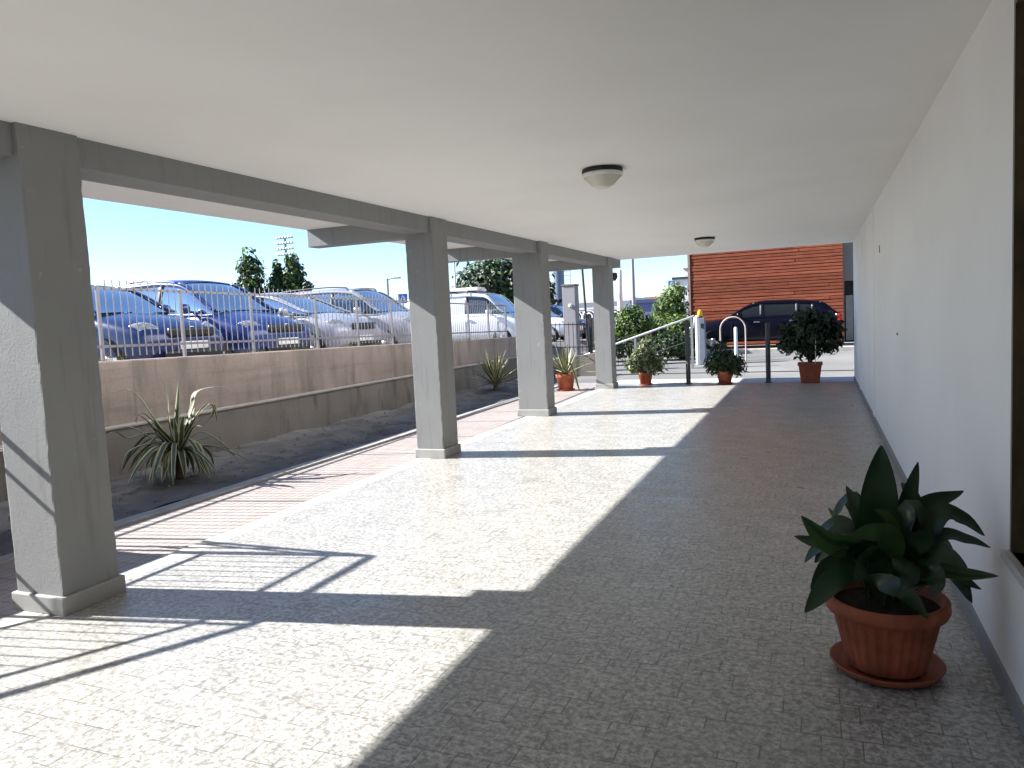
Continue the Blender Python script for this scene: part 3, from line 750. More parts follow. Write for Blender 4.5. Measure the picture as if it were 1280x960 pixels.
# ------------------------------------------------------------------ cars
def apply_bool(o,cutters):
    for c in cutters:
        b=o.modifiers.new('x','BOOLEAN'); b.operation='DIFFERENCE'; b.object=c; b.solver='EXACT'
    dg=bpy.context.evaluated_depsgraph_get(); dg.update()
    me=bpy.data.meshes.new_from_object(o.evaluated_get(dg),depsgraph=dg)
    o.modifiers.clear(); o.data=me
    for c in cutters: bpy.data.objects.remove(c,do_unlink=True)
def car(label,cat,loc,rz,pm,L=4.1,W=1.74,H=1.47,belt=.93,cowl=.98,nose=.66,hood=.86,xw=1.05,xh=.35,xr=-1.45,xb=-1.95,
        cuts=(.92,-.02,-.95,-1.6),rails=False,van=False,wheel=.315,wb=(1.28,-1.28),trim=False,name='parked_car',plate=True,mono=0):
    T=thing(name,label,cat,loc,rz)
    h=L/2; w=W/2
    st=[(h,.66,.34,nose-.13,nose-.10),(h-.05,.80,.26,nose-.03,nose+.0),(h-.16,.90,.22,nose+.03,nose+.08),(h-.38,.965,.2,hood-.10,hood-.01),(h-.70,.99,.2,hood-.02,hood+.06),
        (xw,1.0,.2,cowl-.07,cowl),(xw-.5,1.0,.2,belt-.01,belt+.01),(0,1.0,.2,belt,belt+.02),(xb+.6,1.0,.2,belt+.02,belt+.04),(-h+.42,.985,.22,belt+.02,belt+.05),(-h+.16,.93,.25,belt,belt+.03),(-h+.04,.85,.3,belt-.1,belt-.06),(-h,.74,.36,belt-.22,belt-.18)]
    V=[];F=[];k=14
    for (x,hw,zb,zs,zc) in st:
        y=hw*w
        half=[(0,zb),(.7*y,zb),(.955*y,zb+.07),(y,zb+.42*(zs-zb)),(.985*y,zs-.08),(.90*y,zs),(.5*y,lerp(zs,zc,.75)),(0,zc)]
        ring=half+[(-a,b) for a,b in half[-2:0:-1]]
        V+=[(x,a,b) for a,b in ring]
    for i in range(len(st)-1):
        for j in range(k): F.append((i*k+j,i*k+(j+1)%k,(i+1)*k+(j+1)%k,(i+1)*k+j))
    F.append(tuple(range(k-1,-1,-1))); F.append(tuple((len(st)-1)*k+j for j in range(k)))
    m=MB(); m.add(V,F,0,True); body=m.build('body',[pm,M['black']],T,subsurf=2)
    cutters=[]
    for x in wb:
        for s in (-1,1):
            c=MB(); n=28; rr=wheel+.065
            c.add([(x+rr*math.cos(6.283*i/n),s*(w-.22)+e*.3,wheel+rr*math.sin(6.283*i/n)) for e in (-1,1) for i in range(n)],
                  [tuple(range(n-1,-1,-1)),tuple(range(n,2*n))]+[(i,(i+1)%n,n+(i+1)%n,n+i) for i in range(n)],0)
            cutters.append(c.build('arch_cut',M['black'],T))
    apply_bool(body,cutters)
    for p in body.data.polygons: p.use_smooth=True
    me=body.data
    try: me.set_sharp_from_angle(angle=R(35))
    except Exception: pass
    # greenhouse
    if van: keys=[(xb,belt),(xb+.10,H-.10),(xb+.30,H-.01),(0,H),(xh,H-.06),(xw,cowl)]
    else: keys=[(xb,belt+.02),(xr,H-.10),(xr*.45,H-.01),(xr*.1,H),(xh,H-.05),(xw,cowl)]
    zr=lambda x: interp(keys,x)
    zs=lambda x: lerp(belt+.03,cowl-.06,sstep((x-.2)/(xw-.2)))-.03
    yb=lambda x: .905*w*(1-.05*sstep((abs(x)-1.2)/1.2))
    yt=lambda x: yb(x)-(.16 if van else .26)*max(0,zr(x)-zs(x))
    kk=lambda x: sstep((zr(x)-zs(x))/.22)
    def side(x,t,s):
        y=lerp(yb(x),yt(x),t)+.02*math.sin(math.pi*t)*kk(x); return (x,s*y,lerp(zs(x),zr(x)-.045*kk(x),t))
    def roof(x,q): return (x,q*yt(x),zr(x)-.045*kk(x)*q*q)
    rng=lambda a,b,n: [lerp(a,b,i/n) for i in range(n+1)]
    m=MB()
    x_b=xb+.004
    m.grid(lambda x,q:roof(x,q),rng(xr+.04,xh,24),rng(-1,1,12))
    wi=.9
    for s in (-1,1):
        fl=s<0
        m.grid(lambda x,t:side(x,t,s),rng(x_b,xw,60),rng(.88,1,2),flip=not fl)        # cant rail
        m.grid(lambda x,q:roof(x,s*q),rng(xh,xw,14),rng(wi,1,2),flip=fl)               # A pillar
        m.grid(lambda x,q:roof(x,s*q),rng(x_b,xr+.04,10),rng(.84,1,2),flip=fl)         # C pillar rear
        m.grid(lambda x,t:side(x,t,s),rng(x_b,xw,60),rng(-.12,.07,2),flip=not fl)      # belt line
        m.grid(lambda x,t:side(x,t,s),rng(x_b,cuts[-1],8),rng(.07,.88,5),flip=not fl)
    m.build('roof',pm,T,solid=.022)
    for s in (-1,1):
        for c in cuts[1:-1]:
            m=MB(); m.grid(lambda x,t:side(x,t,s),rng(c-.045,c+.045,2),rng(.07,.88,5),flip=s>0)
            m.build('door_pillar',M['black'],T,solid=.012)
    inset=lambda P,d: tuple(P)
    for s in (-1,1):
        for a,b in zip(cuts[:-1],cuts[1:]):
            ee=.047; a2=a-(ee if a!=cuts[0] else 0); b2=b+(ee if b!=cuts[-1] else 0)
            if a==cuts[0]: a2=xw-.01
            m=MB(); m.grid(lambda x,t:(lambda p:(p[0],p[1]-s*.008,p[2]))(side(x,t,s)),rng(b2,a2,14),rng(.07,.88,6),flip=s>0)
            if van and b<cuts[1]-.01:
                m.build('side_panel',pm,T)
            else:
                m.build('side_window',M['dark_glass'] if trim else M['glass'],T)
    m=MB(); m.grid(lambda x,q:(lambda p:(p[0]-.004,p[1],p[2]-.006))(roof(x,q)),rng(xh,xw-.003,14),rng(-wi,wi,12)); m.build('windscreen',M['glass'],T)
    m=MB(); m.grid(lambda x,q:roof(x,q),rng(x_b,xr+.04,10),rng(-.84,.84,10))
    if van: m.build('rear_door',pm,T)
    else: m.build('rear_window',M['glass'],T)
    if trim:
        m=MB()
        for s in (-1,):
            pts=[side(x,.90,s) for x in rng(cuts[0]-.05,cuts[-1],24)]
            pts=[(p[0],p[1]+s*.006,p[2]) for p in pts]
            low=[side(x,.05,s) for x in rng(cuts[-1],cuts[0]+.02,24)]; low=[(p[0],p[1]+s*.006,p[2]) for p in low]
            end=[side(cuts[-1]-.03*math.sin(math.pi*i/6),lerp(.9,.05,i/6),s) for i in range(7)]; end=[(p[0],p[1]+s*.006,p[2]) for p in end]
            m.tube(end+low[1:],.010,6)
            m.tube([ (side(cuts[-2]-.02,t,s)[0],side(cuts[-2]-.02,t,s)[1]+s*.006,side(cuts[-2]-.02,t,s)[2]) for t in rng(.05,.9,5)],.010,6)
            m.tube([ (side(cuts[1]+.05-.09*t,t,s)[0],side(cuts[1]+.05,t,s)[1]+s*.006,side(cuts[1],t,s)[2]) for t in rng(.05,.9,5)],.010,6)
        m.build('window_trim',M['chrome'],T)
    # cabin
    m=MB(); z=belt-.02
    m.box(xb+.25,xw-.35,-w*.80,w*.80,z-.05,z+.03)
    m.build('dashboard',M['black'],T)
    for x in (.1,-.85):
        for s in (-1,1):
            if van and x<0: continue
            m=MB(); m.obox((x-.1,s*.36,belt+.12),(.12,.46,.34),Matrix.Rotation(R(-12),3,'Y')); m.obox((x-.15,s*.36,belt+.36),(.09,.24,.15),Matrix.Rotation(R(-12),3,'Y'))
            m.build('seat',M['seat'],T,bevel=.04)
    # lamps, grille, bumper, plate
    for s in (-1,1):
        m=MB()
        def lampf(u,v):   # almond-shaped lens hugging the nose corner
            a=lerp(-.5,.5,u); ww=.088*math.sin(math.pi*min(1,max(0,u*.9+.05)))**.6
            y=s*(w*.66+a*.36*w); x=h-.13-.33*max(0,(abs(y)/w-.52))**1.3*2.0
            return (x-(v*.5+.5)*.15+.03*math.cos(v*1.5)+.02, y, nose+.02+(v)*ww+ (abs(y)/w-.6)*.12)
        m.grid(lampf,rng(0,1,12),rng(-1,1,8),flip=s<0); 
        m.build('headlight',M['lamp'],T,solid=.03)
    gm=MB(); gw=w*.48
    gm.grid(lambda y,z:(h-.045-.05*(abs(y)/w)**2,y,z),rng(-gw,gw,10),rng(nose-.08,nose+.045,3))
    gr=gm.build('grille',M['black'],T,solid=.05)
    m=MB()
    for z in (nose-.05,nose-.015,nose+.02): m.tube([(h-.035-.05*(abs(y)/w)**2,y,z) for y in rng(-gw,gw,10)],.007,5)
    m.build('grille_bars',M['chrome'],gr)
    m=MB(); m.grid(lambda y,z:(h+.004-.10*(abs(y)/w)**2,y,z),rng(-w*.62,w*.62,12),rng(.27,.39,3)); m.build('air_intake',M['black'],T,solid=.06)
    m=MB(); n=16; m.tube([(h-.015,.06*math.cos(6.283*i/n),nose+.0+.06*math.sin(6.283*i/n)) for i in range(n+1)],.009,6); m.build('badge',M['chrome'],T)
    if plate:
        pl=MB().box(h+.004,h+.020,-.26,.26,.405,.515).build('number_plate',M['plate'],T,bevel=.003)
    for s in (-1,1):
        m=MB(); m.lathe([(0,-.09),(.07,-.07),(.095,0),(.08,.06),(0,.085)],14,(xw-.42,s*(w+.10),belt+.09)); m.tube([(xw-.42,s*(w-.12),belt+.02),(xw-.42,s*(w+.06),belt+.05)],.025,6)
        m.build('wing_mirror',pm,T)
        m=MB(); m.obox((-h+.10,s*w*.80,belt-.10),(.14,.22,.22),Matrix.Rotation(s*R(-18),3,'Z')); m.build('tail_light',M['tail'],T,bevel=.03)
        for x in (cuts[1]+.14,cuts[2]+.14):
            MB().box(x-.09,x+.09,s*(w+.004)-.02,s*(w+.004)+.02,belt-.16,belt-.13).build('door_handle',pm if not trim else M['chrome'],T,bevel=.008)
        for x in (cuts[0]-.02,cuts[1],cuts[2]): MB().box(x-.004,x+.004,s*w*.995-.006,s*w*.995+.006,.30,belt-.10).build('door_gap',M['black'],T)
    for x in wb:
        for s in (-1,1):
            wt=MB(); r=wheel
            wt.lathe([(r*.62,-.09),(r*.92,-.10),(r,-.07),(r,.07),(r*.92,.10),(r*.62,.09)],32)
            o=wt.build('wheel',M['tyre'],T,loc=(x,s*(w-.115),r)); o.rotation_euler=(R(-90*s),0,0)
            rm=MB(); rm.lathe([(r*.66,.06),(r*.64,.085),(r*.60,.07),(r*.58,.02),(0,.02)],32)
            for q in range(5):
                a=q*6.283/5; rm.obox((r*.33*math.cos(a),r*.33*math.sin(a),.055),(r*.62,r*.17,.04),Matrix.Rotation(a,3,'Z'))
            rm.lathe([(r*.16,.05),(r*.14,.085),(0,.09)],16)
            rm.build('rim',M['rim'],o)
    if rails:
        m=MB()
        for s in (-1,1):
            pts=[(x,s*(yt(x)-.02),zr(x)+.03) for x in rng(xr+.1,xh-.1,12)]
            m.tube([(pts[0][0]-.05,pts[0][1],pts[0][2]-.05)]+pts+[(pts[-1][0]+.05,pts[-1][1],pts[-1][2]-.05)],.018,6)
        m.build('roof_rails',M['dark_metal'],T)
    return T
C_navy=paint('navy_paint',(.008,.018,.085)); C_blue=paint('blue_paint',(.010,.028,.14)); C_silver=paint('silver_paint',(.31,.32,.37))
C_grey=paint('light_grey_paint',(.29,.29,.33)); C_blue2=paint('steel_blue_paint',(.05,.10,.26)); C_white=paint('white_paint',(.74,.76,.80)); C_black=paint('blue_black_paint',(.002,.002,.009),.04,.2)
def park(y,nose_x,L): return (nose_x-L/2,y,lot(y))
car('dark blue hatchback nearest the first grey pillar, nose against the fence','car',park(8.25,-8.22,3.95),R(1),C_navy,L=3.95,W=1.70,H=1.42,nose=.66,hood=.86,wb=(1.22,-1.22),xw=.95,xh=.2)
c2=car('tall blue people carrier parked beside the dark blue hatchback','car',park(10.85,-8.55,4.3),R(-2),C_blue,L=4.3,W=1.77,H=1.64,belt=1.0,cowl=1.05,nose=.70,hood=.92,xw=1.25,xh=.35,xr=-1.75,xb=-2.1,cuts=(1.1,-.02,-1.0,-1.75),wb=(1.33,-1.33))
m=MB(); m.box(-1.5,-1.15,-.1,.1,1.66,1.70); m.build('roof_fin',M['black'],c2,bevel=.01)
car('small rounded silver hatchback between the blue people carrier and the grey estate','car',park(13.05,-8.45,3.85),R(0),C_silver,L=3.85,W=1.69,H=1.46,belt=.96,cowl=1.02,nose=.72,hood=.93,xw=1.12,xh=.15,wb=(1.2,-1.2),cuts=(1.0,-.05,-.95,-1.5),xr=-1.4,xb=-1.85)
car('light grey estate car with dark roof rails and dark side windows','car',park(15.75,-8.35,4.5),R(2),C_grey,L=4.5,W=1.82,H=1.66,belt=1.02,cowl=1.08,nose=.76,hood=.98,xw=1.25,xh=.45,xr=-1.85,xb=-2.15,cuts=(1.1,.0,-1.0,-1.85),rails=True,wb=(1.38,-1.38),wheel=.345)
car('steel blue saloon half hidden behind the light grey estate','car',park(17.9,-9.3,4.3),R(-1),C_blue2,L=4.3,W=1.76,H=1.50)
vn=car('white panel van with a roof box seen between the second and third pillars','van',park(23.3,-8.6,4.4),R(0),C_white,L=4.4,W=1.83,H=1.80,belt=1.05,cowl=1.12,nose=.78,hood=1.0,xw=1.45,xh=.75,xr=-2.0,xb=-2.15,cuts=(1.3,.15,-.9,-1.95),van=True,wb=(1.4,-1.33),name='parked_van')
m=MB(); m.box(-1.9,.55,-.7,-.1,1.86,1.97); m.box(-1.9,.25,.1,.7,1.86,1.95); m.build('roof_load',M['white_metal'],vn,bevel=.02)
m=MB()
for x in (-1.5,-.5,.2): m.tube([(x,-.78,1.76),(x,-.74,1.84),(x,.74,1.84),(x,.78,1.76)],.02,6)
m.build('roof_bars',M['dark_metal'],vn)
car('white car parked past the van, seen between the third and fourth pillars','car',park(28.0,-8.5,4.2),R(-3),C_white,L=4.2,W=1.75,H=1.45)
car('dark blue car at the far end of the fence row behind the white car','car',park(33.0,-9.2,4.2),R(-3),C_navy,L=4.2,W=1.75,H=1.60,belt=1.0)
car('blue black hatchback with chrome window trim in front of the red brick wall','car',(-1.68,25.55,.27),R(180),C_black,L=4.74,W=1.80,H=1.47,belt=.97,cowl=1.0,xw=1.0,xh=.2,xr=-1.78,xb=-2.25,cuts=(.86,-.06,-1.10,-1.50),trim=True,wb=(1.42,-1.40),wheel=.32)

# ------------------------------------------------------------------ brick building and its neighbour
RB=thing('brick_building','red building clad in horizontal terracotta slats behind the dark hatchback','building')
M['slat_back']=plain('slat_recess',(.25,.065,.033),.9,.1)
BX0,BX1,BY=-4.12,.79,27.2
MB().box(BX0+.02,BX1-.02,BY,40,-.2,6.5).build('wall',M['slat_back'],RB)
m=MB(); z=.30; rr=random.Random(5)
while z<6.4:
    x=BX0
    while x<BX1-.01:
        l=rr.uniform(2.4,4.9); x2=min(BX1,x+l); d=rr.uniform(-.006,.006)
        if BX1-x2<.3: x2=BX1
        m.box(x+.003,x2-.003,BY-.05+d,BY+.0,z+rr.uniform(-.004,.004),z+rr.uniform(.080,.090),rr.choice((0,0,1,2))); x=x2
    z+=.108
def slat(nm,f):
    k=NT(nm,.85,.2); c=k.ramp(k.noise(2.2,6,k.mapped((1.2,1,9)),.7),[(.3,tuple(f*q for q in (.20,.052,.028))),(.55,tuple(f*q for q in (.31,.088,.046))),(.75,tuple(f*q for q in (.38,.135,.08)))]); k.col(c); k.bump(k.noise(30,4),.3,.006); return k.m
m.build('slat_cladding',[slat('terracotta_slat',1.0),slat('terracotta_slat_dark',.84),slat('terracotta_slat_light',1.12)],RB,bevel=.006)
MB().box(BX0-.08,BX0-.002,BY-.07,BY+.2,-.1,6.5).build('corner_trim',plain('brown_trim',(.33,.22,.18),.7),RB)
MB().box(BX0-.1,BX1+.05,BY-.1,40.1,6.5,6.7).build('roof',M['ledge'],RB)
SB=thing('service_building','plain grey rendered building with a dark doorway right of the brick wall','building')
m=MB(); GY=27.6; dz=2.28
m.box(BX1+.005,.835,GY,36,-.2,dz); m.box(BX1+.005,9,GY,36,dz,6.3); m.box(2.2,9,GY,36,-.2,dz)
m.build('wall',plaster('grey_render',(.27,.255,.235),(.22,.21,.195),1.2),SB)
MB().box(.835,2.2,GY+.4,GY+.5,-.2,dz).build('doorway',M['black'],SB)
m=MB(); m.box(.88,1.10,GY+.2,GY+.26,.3,1.80); m.build('door_panel',plain('pale_door',(.30,.30,.28),.5),SB)

# ------------------------------------------------------------------ greenery behind the handrail
def bush(name,label,cat,loc,blobs,n,size,mats,idx,seed,group=None,elong=1.7,stem=.8):
    t=thing(name,label,cat,loc,0,group); m=MB(); leaf_cloud(m,blobs,n,size,idx,seed,elong,0,.35); m.build('foliage',mats,t)
    m=MB(); stems(m,-.1,stem,8,.35,seed,.03); m.build('stems',M['bark'],t); return t
GR=[M['g_light'],M['g_mid'],M['g_dark']]
zb=.2
bush('bush','bright green bush right behind the last pillar and handrail','bush',(-5.65,24.2,zb),[(0,0,.95,.75,.6,.62),(-.5,0,.6,.5,.5,.6),(.55,0,.65,.55,.5,.55),(.1,0,1.35,.45,.4,.3)],2800,.085,GR,[0,0,1,1,2],21)
bush('bush','yellowish green bush between the spiky plant and the tall bush','bush',(-4.25,24.0,zb),[(0,0,.75,.55,.5,.5),(.3,0,.95,.4,.4,.36),(-.3,0,.6,.4,.4,.4)],1700,.08,GR,[0,0,1,2],22)
bush('bush','tall bright green bush against the left edge of the brick wall','bush',(-4.62,25.9,zb),[(0,0,1.5,.62,.5,.55),(.15,0,1.95,.45,.42,.4),(-.3,0,1.0,.5,.45,.5),(.3,0,.9,.45,.45,.5)],2400,.085,GR,[0,0,1,1],23)
bush('bush','dark low hedge bush under the handrail','bush',(-5.0,22.6,.1),[(0,0,.42,.9,.35,.42),(-.9,0,.4,.7,.35,.4),(.9,0,.45,.6,.35,.45)],2400,.07,GR,[1,2,2],24)
bush('bush','low dark bush by the gate post','bush',(-3.75,22.9,.1),[(0,0,.40,.55,.35,.45),(.25,0,.7,.3,.3,.3)],1200,.07,GR,[1,2,2],25)
YU=thing('yucca_plant','spiky dark green yucca among the bright bushes','yucca',(-4.85,23.8,.2))
m=MB(); r=random.Random(9)
for i in range(46):
    a=r.uniform(0,6.28); el=R(r.uniform(5,85)); l=r.uniform(.5,.75)
    dx,dy,dz=math.cos(a)*math.cos(el),math.sin(a)*math.cos(el),math.sin(el)
    blade(m,[(0,0,.8),(dx*l*.5,dy*l*.5,.8+dz*l*.55),(dx*l,dy*l,.8+dz*l*.95)],.055,6,(0,1),.3,0,lambda u:1-u**2)
m.build('leaves',[M['g_dark'],M['g_mid']],YU); MB().tube([(0,0,-.1),(0,0,.82)],[.09,.07],8).build('trunk',M['bark'],YU)

# ------------------------------------------------------------------ trees
def tree(name,label,loc,h,blobs,n,size,mats,idx,seed,group=None,trunk=.25):
    t=thing(name,label,'tree',loc,0,group)
    m=MB(); r=random.Random(seed)
    m.tube([(0,0,-.4),(.05,0,h*.35),(-.04,.05,h*.7)],[trunk,trunk*.75,trunk*.3],10)
    for i in range(6):
        b=r.choice(blobs); z=h*r.uniform(.3,.55)
        m.tube([(0,0,z),(b[0]*.5,b[1]*.5,lerp(z,b[2],.6)),(b[0],b[1],b[2])],[trunk*.4,trunk*.25,trunk*.08],6)
    m.build('trunk',M['bark'],t)
    m=MB(); leaf_cloud(m,blobs,n,size,idx,seed,1.4,0,.3); m.build('crown',mats,t); return t
GB=[M['g_mid'],M['g_dark'],M['g_black'],M['g_light']]
def poplar(label,x,y,ztop,rad,seed):
    z=lot(60)-.3; h=ztop-z
    r=random.Random(seed); bl=[]
    for i in range(9):
        u=i/8; zz=lerp(h*.16,h*.93,u); rr_=rad*1.1*(1-.58*u**2)*r.uniform(.75,1.05)
        bl.append((r.uniform(-.4,.4)*rad*(1-u),r.uniform(-.3,.3)*rad,zz,rr_*.8,rr_*.7,h*.115))
        bl.append((r.choice((-1,1))*rad*.55*(1-u*.7),0,zz*.95,rr_*.45,rr_*.45,h*.09))
    tree('poplar_tree',label,(x,y,z),h,bl,4200,.34,GB,[0,0,1,1,2,3],seed,None,.22)
poplar('tall pointed poplar left of the floodlight mast, the widest of the three',-51.4,60,9.5,2.9,31)
poplar('slim dark poplar in the middle of the row of poplars',-48.9,60.5,8.3,1.6,32)
poplar('dark poplar in front of the floodlight mast',-46.9,60.5,8.7,2.0,33)
tree('leafy_tree','small dark round tree right of the poplars behind the estate car',(-45.1,60,.3),6,[(0,0,3.9,1.0,1,1.2),(.2,0,5.2,.55,.5,.6)],900,.3,GB,[1,1,2],34)
tree('leafy_tree','big dense dark green tree behind the white van',(-16.2,38,.4),5.2,[(0,0,3.0,2.3,2,1.6),(-1.9,.3,2.2,1.2,1.2,1.2),(1.6,0,2.6,1.7,1.6,1.7),(.4,0,3.8,1.6,1.4,.9),(-1.0,-.3,3.2,1.2,1.2,.9),(2.6,0,2.0,1.0,1.2,1.4),(1.2,-1.4,1.6,1.0,.8,.9)],6500,.22,GB,[0,1,1,2,2],35,None,.3)

# ------------------------------------------------------------------ masts, lamps and signs
FM=thing('floodlight_mast','tall stadium floodlight mast rising behind the poplars','floodlight mast',(-71.5,91,0))
MB().tube([(0,0,-.5),(0,0,14.9)],[.28,.15],10).build('mast',M['grey_metal'],FM)
m=MB()
for z in (12.4,13.2,14.0,14.8): m.box(-1.45,1.45,-.06,.06,z-.05,z+.05)
m.build('frame',M['grey_metal'],FM)
r=random.Random(3)
for z in (12.4,13.2,14.0,14.8):
    for i in range(6): MB().obox((-1.25+i*.5,-.2,z+.12),(.34,.2,.32),Matrix.Rotation(R(-25),3,'X')).build('floodlight',M['grey_metal'],FM,bevel=.03)
def street_lamp(label,loc,h,arm,r0=.07):
    t=thing('street_lamp',label,'street lamp',loc)
    MB().tube([(0,0,-.5),(0,0,h)],[r0,r0*.7],10).build('pole',M['grey_metal'],t)
    m=MB(); m.tube([(0,0,h-.08),(arm*.5,0,h),(arm,0,h)],r0*.5,8); m.build('arm',M['grey_metal'],t)
    MB().box(arm-.1,arm+.35,-.1,.1,h-.05,h+.05).build('lamp_head',M['grey_metal'],t,bevel=.02)
    return t
street_lamp('slim street lamp with a short arm beyond the steel blue saloon',(-24.1,40,.4),3.95,.55,.09)
street_lamp('tall grey street lamp left of the blue crossing sign by the brick wall',(-10.2,45,.3),5.05,.45,.13)
wpole=MB(); wpole.tube([(-17.6,36,-.2),(-17.6,36,6.5)],.055,8)
tag(wpole.build('white_pole',M['white_metal']),'thin white pole in front of the big dark tree','pole')
def crossing_sign(label,loc,h,s):
    t=thing('crossing_sign',label,'road sign',loc)
    blue=plain('sign_blue',(.02,.14,.50),.4,.4); white=M['white_metal']
    MB().tube([(0,0,-.5),(0,0,h)],.04,8).build('pole',M['grey_metal'],t)
    MB().box(-s/2,s/2,-.06,-.045,h-s,h).build('sign_panel',blue,t,bevel=.006)
    m=MB(); a=.40*s; m.add([(-a,-.064,h-s*.88),(a,-.064,h-s*.88),(0,-.064,h-s*.10),(-a,-.0615,h-s*.88),(a,-.0615,h-s*.88),(0,-.0615,h-s*.10)],[(0,1,2),(5,4,3),(0,2,5,3),(1,0,3,4),(2,1,4,5)]); m.build('triangle',white,t)
    m=MB(); y=-.0675; hh=h-s*.30
    m.tube([(0,y,hh-.0*s),(0,y,hh-.04*s)],.035*s,8); m.tube([(0,y,hh-.06*s),(-.01*s,y,hh-.28*s)],.028*s,6)
    m.tube([(-.01*s,y,hh-.27*s),(-.10*s,y,hh-.52*s)],.022*s,6); m.tube([(-.01*s,y,hh-.27*s),(.10*s,y,hh-.52*s)],.022*s,6); m.tube([(-.1*s,y,hh-.2*s),(0,y,hh-.1*s),(.1*s,y,hh-.22*s)],.018*s,6)
    m.build('walking_figure',M['black'],t); return t
s1=crossing_sign('blue pedestrian crossing sign beyond the cars, just left of the second pillar',(-25.4,44,.4),3.15,.62); s1.rotation_euler.z=R(20)
s2=crossing_sign('blue pedestrian crossing sign on a pole left of the brick wall',(-12.3,70,.3),4.05,.62)
TW=thing('lattice_mast','dark round mast with a ladder beyond the white car','mast',(-26.4,80,.2))
MB().tube([(0,0,-.5),(0,0,11)],.6,16).build('mast',plain('slate_mast',(.10,.13,.18),.5),TW)
m=MB(); 
for i in range(22): m.box(.62,1.35,-.04,.04,.5+i*.48,.56+i*.48)
m.tube([(1.35,0,0),(1.35,0,11)],.04,6); m.build('ladder',M['white_metal'],TW)
CP=thing('concrete_pillar','square grey concrete gate pillar at the end of the fence','gate pillar',(-6.66,21.2,.1))
MB().box(-.19,.19,-.19,.19,0,2.32).build('shaft',plaster('lilac_concrete',(.33,.31,.32),(.25,.24,.24),2),CP,bevel=.01)
MB().box(-.21,.21,-.21,.21,2.322,2.37).build('cap',M['ledge'],CP,bevel=.01)
MB().lathe([(0,.05),(.05,.04),(.05,-.04),(0,-.05)],12,(.05,-.21,1.75)).build('lamp',M['white_metal'],CP)
dp=MB(); dp.tube([(-6.42,22.1,0),(-6.58,22.1,3.9)],.035,8); tag(dp.build('dark_pole',M['dark_metal']),'thin dark leaning pole beside the grey concrete gate pillar','pole')
# gate of thin bars closing the car park
GT=thing('bar_gate','thin dark bar gate between the third and fourth pillars','gate',(0,0,0))
m=MB(); ga,gb=(-7.55,19.35),(-5.75,20.0)
zt,zbm=1.42,.62
for z in (zt-.06,zbm+.12): m.tube([(*ga,z),(*gb,z-.05)],.014,6)
for i in range(17):
    t=i/16; x=lerp(ga[0],gb[0],t); y=lerp(ga[1],gb[1],t); m.tube([(x,y,zbm-.3*t),(x,y,zt-.05*t)],.010,5)
m.build('gate_leaf',M['dark_metal'],GT)
for p in (ga,gb): MB().box(p[0]-.035,p[0]+.035,p[1]-.035,p[1]+.035,.0,1.52).build('post',M['dark_metal'],GT)
DB=thing('timber_gate','dark timber gate panel right of the concrete gate pillar','gate',(-6.58,22.6,.2))
m=MB()
for i in range(4): m.box(i*.125,.115+i*.125,-.02,.02,0,1.25+.02*math.sin(i*2.1))
m.build('boards',plain('dark_timber',(.06,.05,.05),.8),DB)
m=MB(); m.box(0,.49,.021,.06,.2,.28); m.box(0,.49,.021,.06,.95,1.03); m.build('rails',M['dark_metal'],DB)

# ------------------------------------------------------------------ far things
def house(name,label,loc,w,d,h,mat,roof,nwx,nwz,seed,group=None,terr=False):
    t=thing(name,label,'building',loc,0,group); wl=MB().box(-w/2,w/2,0,d,-3,h).build('wall',mat,t)
    MB().box(-w/2-.2,w/2+.2,-.2,d+.2,h,h+.25).build('roof',roof,t)
    for i in range(nwx):
        for j in range(nwz):
            x=-w/2+w*(i+.5)/nwx; z=h*(j+.42)/nwz
            o=MB().box(x-.45,x+.45,-.05,-.005,z-.6,z+.6).build('window',M['dark_glass'],t)
    if terr:
        m=MB()
        for j in range(nwz): m.box(-w/2,w/2,-1.2,-.06,h*(j)/nwz+.05,h*j/nwz+.2); m.box(-w/2,w/2,-1.22,-1.16,h*j/nwz+.2,h*j/nwz+.95)
        m.build('balcony',M['white_metal'],t)
    return t
whitew=plaster('far_white_render',(.72,.70,.66),(.60,.58,.55),.3); red=plain('far_roof',(.34,.16,.10),.8)
house('white_house','white terraced house with a dark flat roof nearest the brick wall',(-12.0,80,.2),3.6,6,4.6,whitew,M['dark_metal'],3,2,1,None,True)
house('white_house','small white house lower on the hill beyond the crossing sign',(-15.9,84,.2),3.4,6,2.8,whitew,red,2,1,2)
house('white_house','tall white house at the top of the distant cluster',(-13.3,100,.2),5,7,6.6,whitew,red,3,2,3)
bs=house('blue_building','low violet blue shed with a flat roof beyond the bushes',(-12.0,58,.3),2.4,5,2.0,plain('violet_blue',(.13,.14,.30),.6),plain('dark_blue_roof',(.05,.06,.14),.5),0,0,4)
wb_=house('white_building','long low white building beyond the handrail',(-16.9,62,.3),5.2,6,2.3,whitew,whitew,5,1,5)
RP=thing('ring_balustrade','white balustrade with ring ornaments beside the last pillar','balustrade',(-13.15,45.5,.9))
m=MB(); m.box(-2,2,-.05,.05,1.02,1.12); m.box(-2,2,-.05,.05,0,.10); m.build('rails',M['white_metal'],RP)
m=MB()
for i in range(5): 
    for rr_ in (.40,.22): m.tube([(-1.7+i*.85+rr_*math.cos(6.283*k/20),0,.56+rr_*math.sin(6.283*k/20)) for k in range(21)],.045,6)
m.build('rings',M['white_metal'],RP)
wl=MB().box(-19,-5.5,45.2,45.8,-.3,.9); tag(wl.build('garden_wall',plaster('grey_garden_wall',(.34,.32,.30),(.26,.25,.24),.8)),'low grey garden wall under the white ring balustrade','wall')
hl=MB()
def hill(x,y): 
    return -1.0+3.2*math.exp(-((x+60)/90)**2)*sstep((y-130)/120)+ .6*math.sin(x*.05)
hl.grid(lambda x,y:(x,y,hill(x,y)),[-400+i*20 for i in range(41)],[125,150,200,260,330],flip=True)
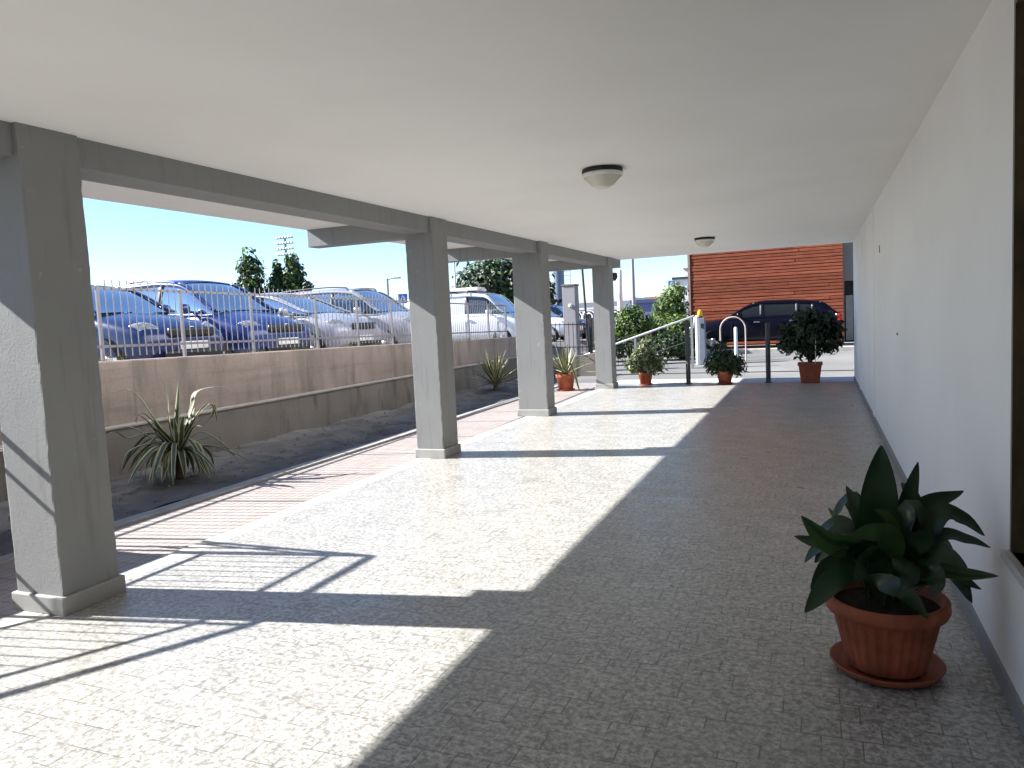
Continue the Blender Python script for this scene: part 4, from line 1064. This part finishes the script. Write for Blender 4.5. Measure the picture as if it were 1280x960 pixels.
tag(hl.build('hills',plain('far_hill',(.07,.09,.05),.9,.1,0,.3,.05,0)),kind='structure')
for i,(x,y,w_,h_,lab) in enumerate([(-41,70,1.4,3.2,'round clipped tree beyond the steel blue saloon'),(-39.5,76,3.0,2.6,'broad dark tree behind the first crossing sign'),(-36.6,74,2.4,2.8,'dark tree right behind the crossing sign by the second pillar'),(-27.8,72,1.4,2.6,'small dark tree at the foot of the round mast')]):
    tree('leafy_tree',lab,(x,y,.3),h_,[(0,0,h_*.65,w_*.6,w_*.5,h_*.35),(w_*.4,0,h_*.5,w_*.45,w_*.4,h_*.3),(-w_*.4,0,h_*.5,w_*.45,w_*.4,h_*.3)],900,.26,GB,[1,1,2],50+i)

# ------------------------------------------------------------------ light, sky, camera
d=Vector((1,.19,-.663)).normalized()
sl=bpy.data.lights.new('sun','SUN'); sl.energy=SUN; sl.angle=R(.53); sl.color=(1,.978,.945)
so=bpy.data.objects.new('sun',sl); COL.objects.link(so); so.rotation_euler=d.to_track_quat('-Z','Y').to_euler()
w=bpy.data.worlds.new('World'); S.world=w; w.use_nodes=True; nt=w.node_tree
sk=nt.nodes.new('ShaderNodeTexSky'); sk.sky_type='NISHITA'; sk.sun_disc=False
sk.sun_elevation=math.asin(-d.z); sk.sun_rotation=math.atan2(-d.x,-d.y); sk.air_density=1.0; sk.dust_density=.0; sk.ozone_density=4.0
bg=nt.nodes['Background']; bg.inputs['Strength'].default_value=SKY
mx=nt.nodes.new('ShaderNodeMix'); mx.data_type='RGBA'; mx.blend_type='MULTIPLY'; mx.inputs[0].default_value=1; mx.inputs[7].default_value=(.93,1,1.10,1)
nt.links.new(sk.outputs[0],mx.inputs[6]); nt.links.new(mx.outputs[2],bg.inputs[0])
cd=bpy.data.cameras.new('camera'); co=bpy.data.objects.new('camera',cd); COL.objects.link(co)
r_=Vector((.926628,.37289,-.048105)); u_=Vector((.012483,.097363,.995171)); f_=Vector((-.375773,.922753,-.085565))
co.matrix_world=Matrix(((r_.x,u_.x,-f_.x,0),(r_.y,u_.y,-f_.y,0),(r_.z,u_.z,-f_.z,1.55),(0,0,0,1)))
cd.sensor_fit='HORIZONTAL'; cd.sensor_width=36; cd.lens=944.737/1280*36; cd.clip_start=.05; cd.clip_end=4000
S.camera=co
S.view_settings.view_transform='Standard'; S.view_settings.look='None'; S.view_settings.exposure=EXPO; S.view_settings.gamma=1
S.view_settings.use_curve_mapping=False
S.render.engine='CYCLES'; S.cycles.max_bounces=10; S.cycles.diffuse_bounces=6; S.cycles.transparent_max_bounces=16; S.cycles.use_denoising=True
S.cycles.caustics_reflective=False; S.cycles.caustics_refractive=False
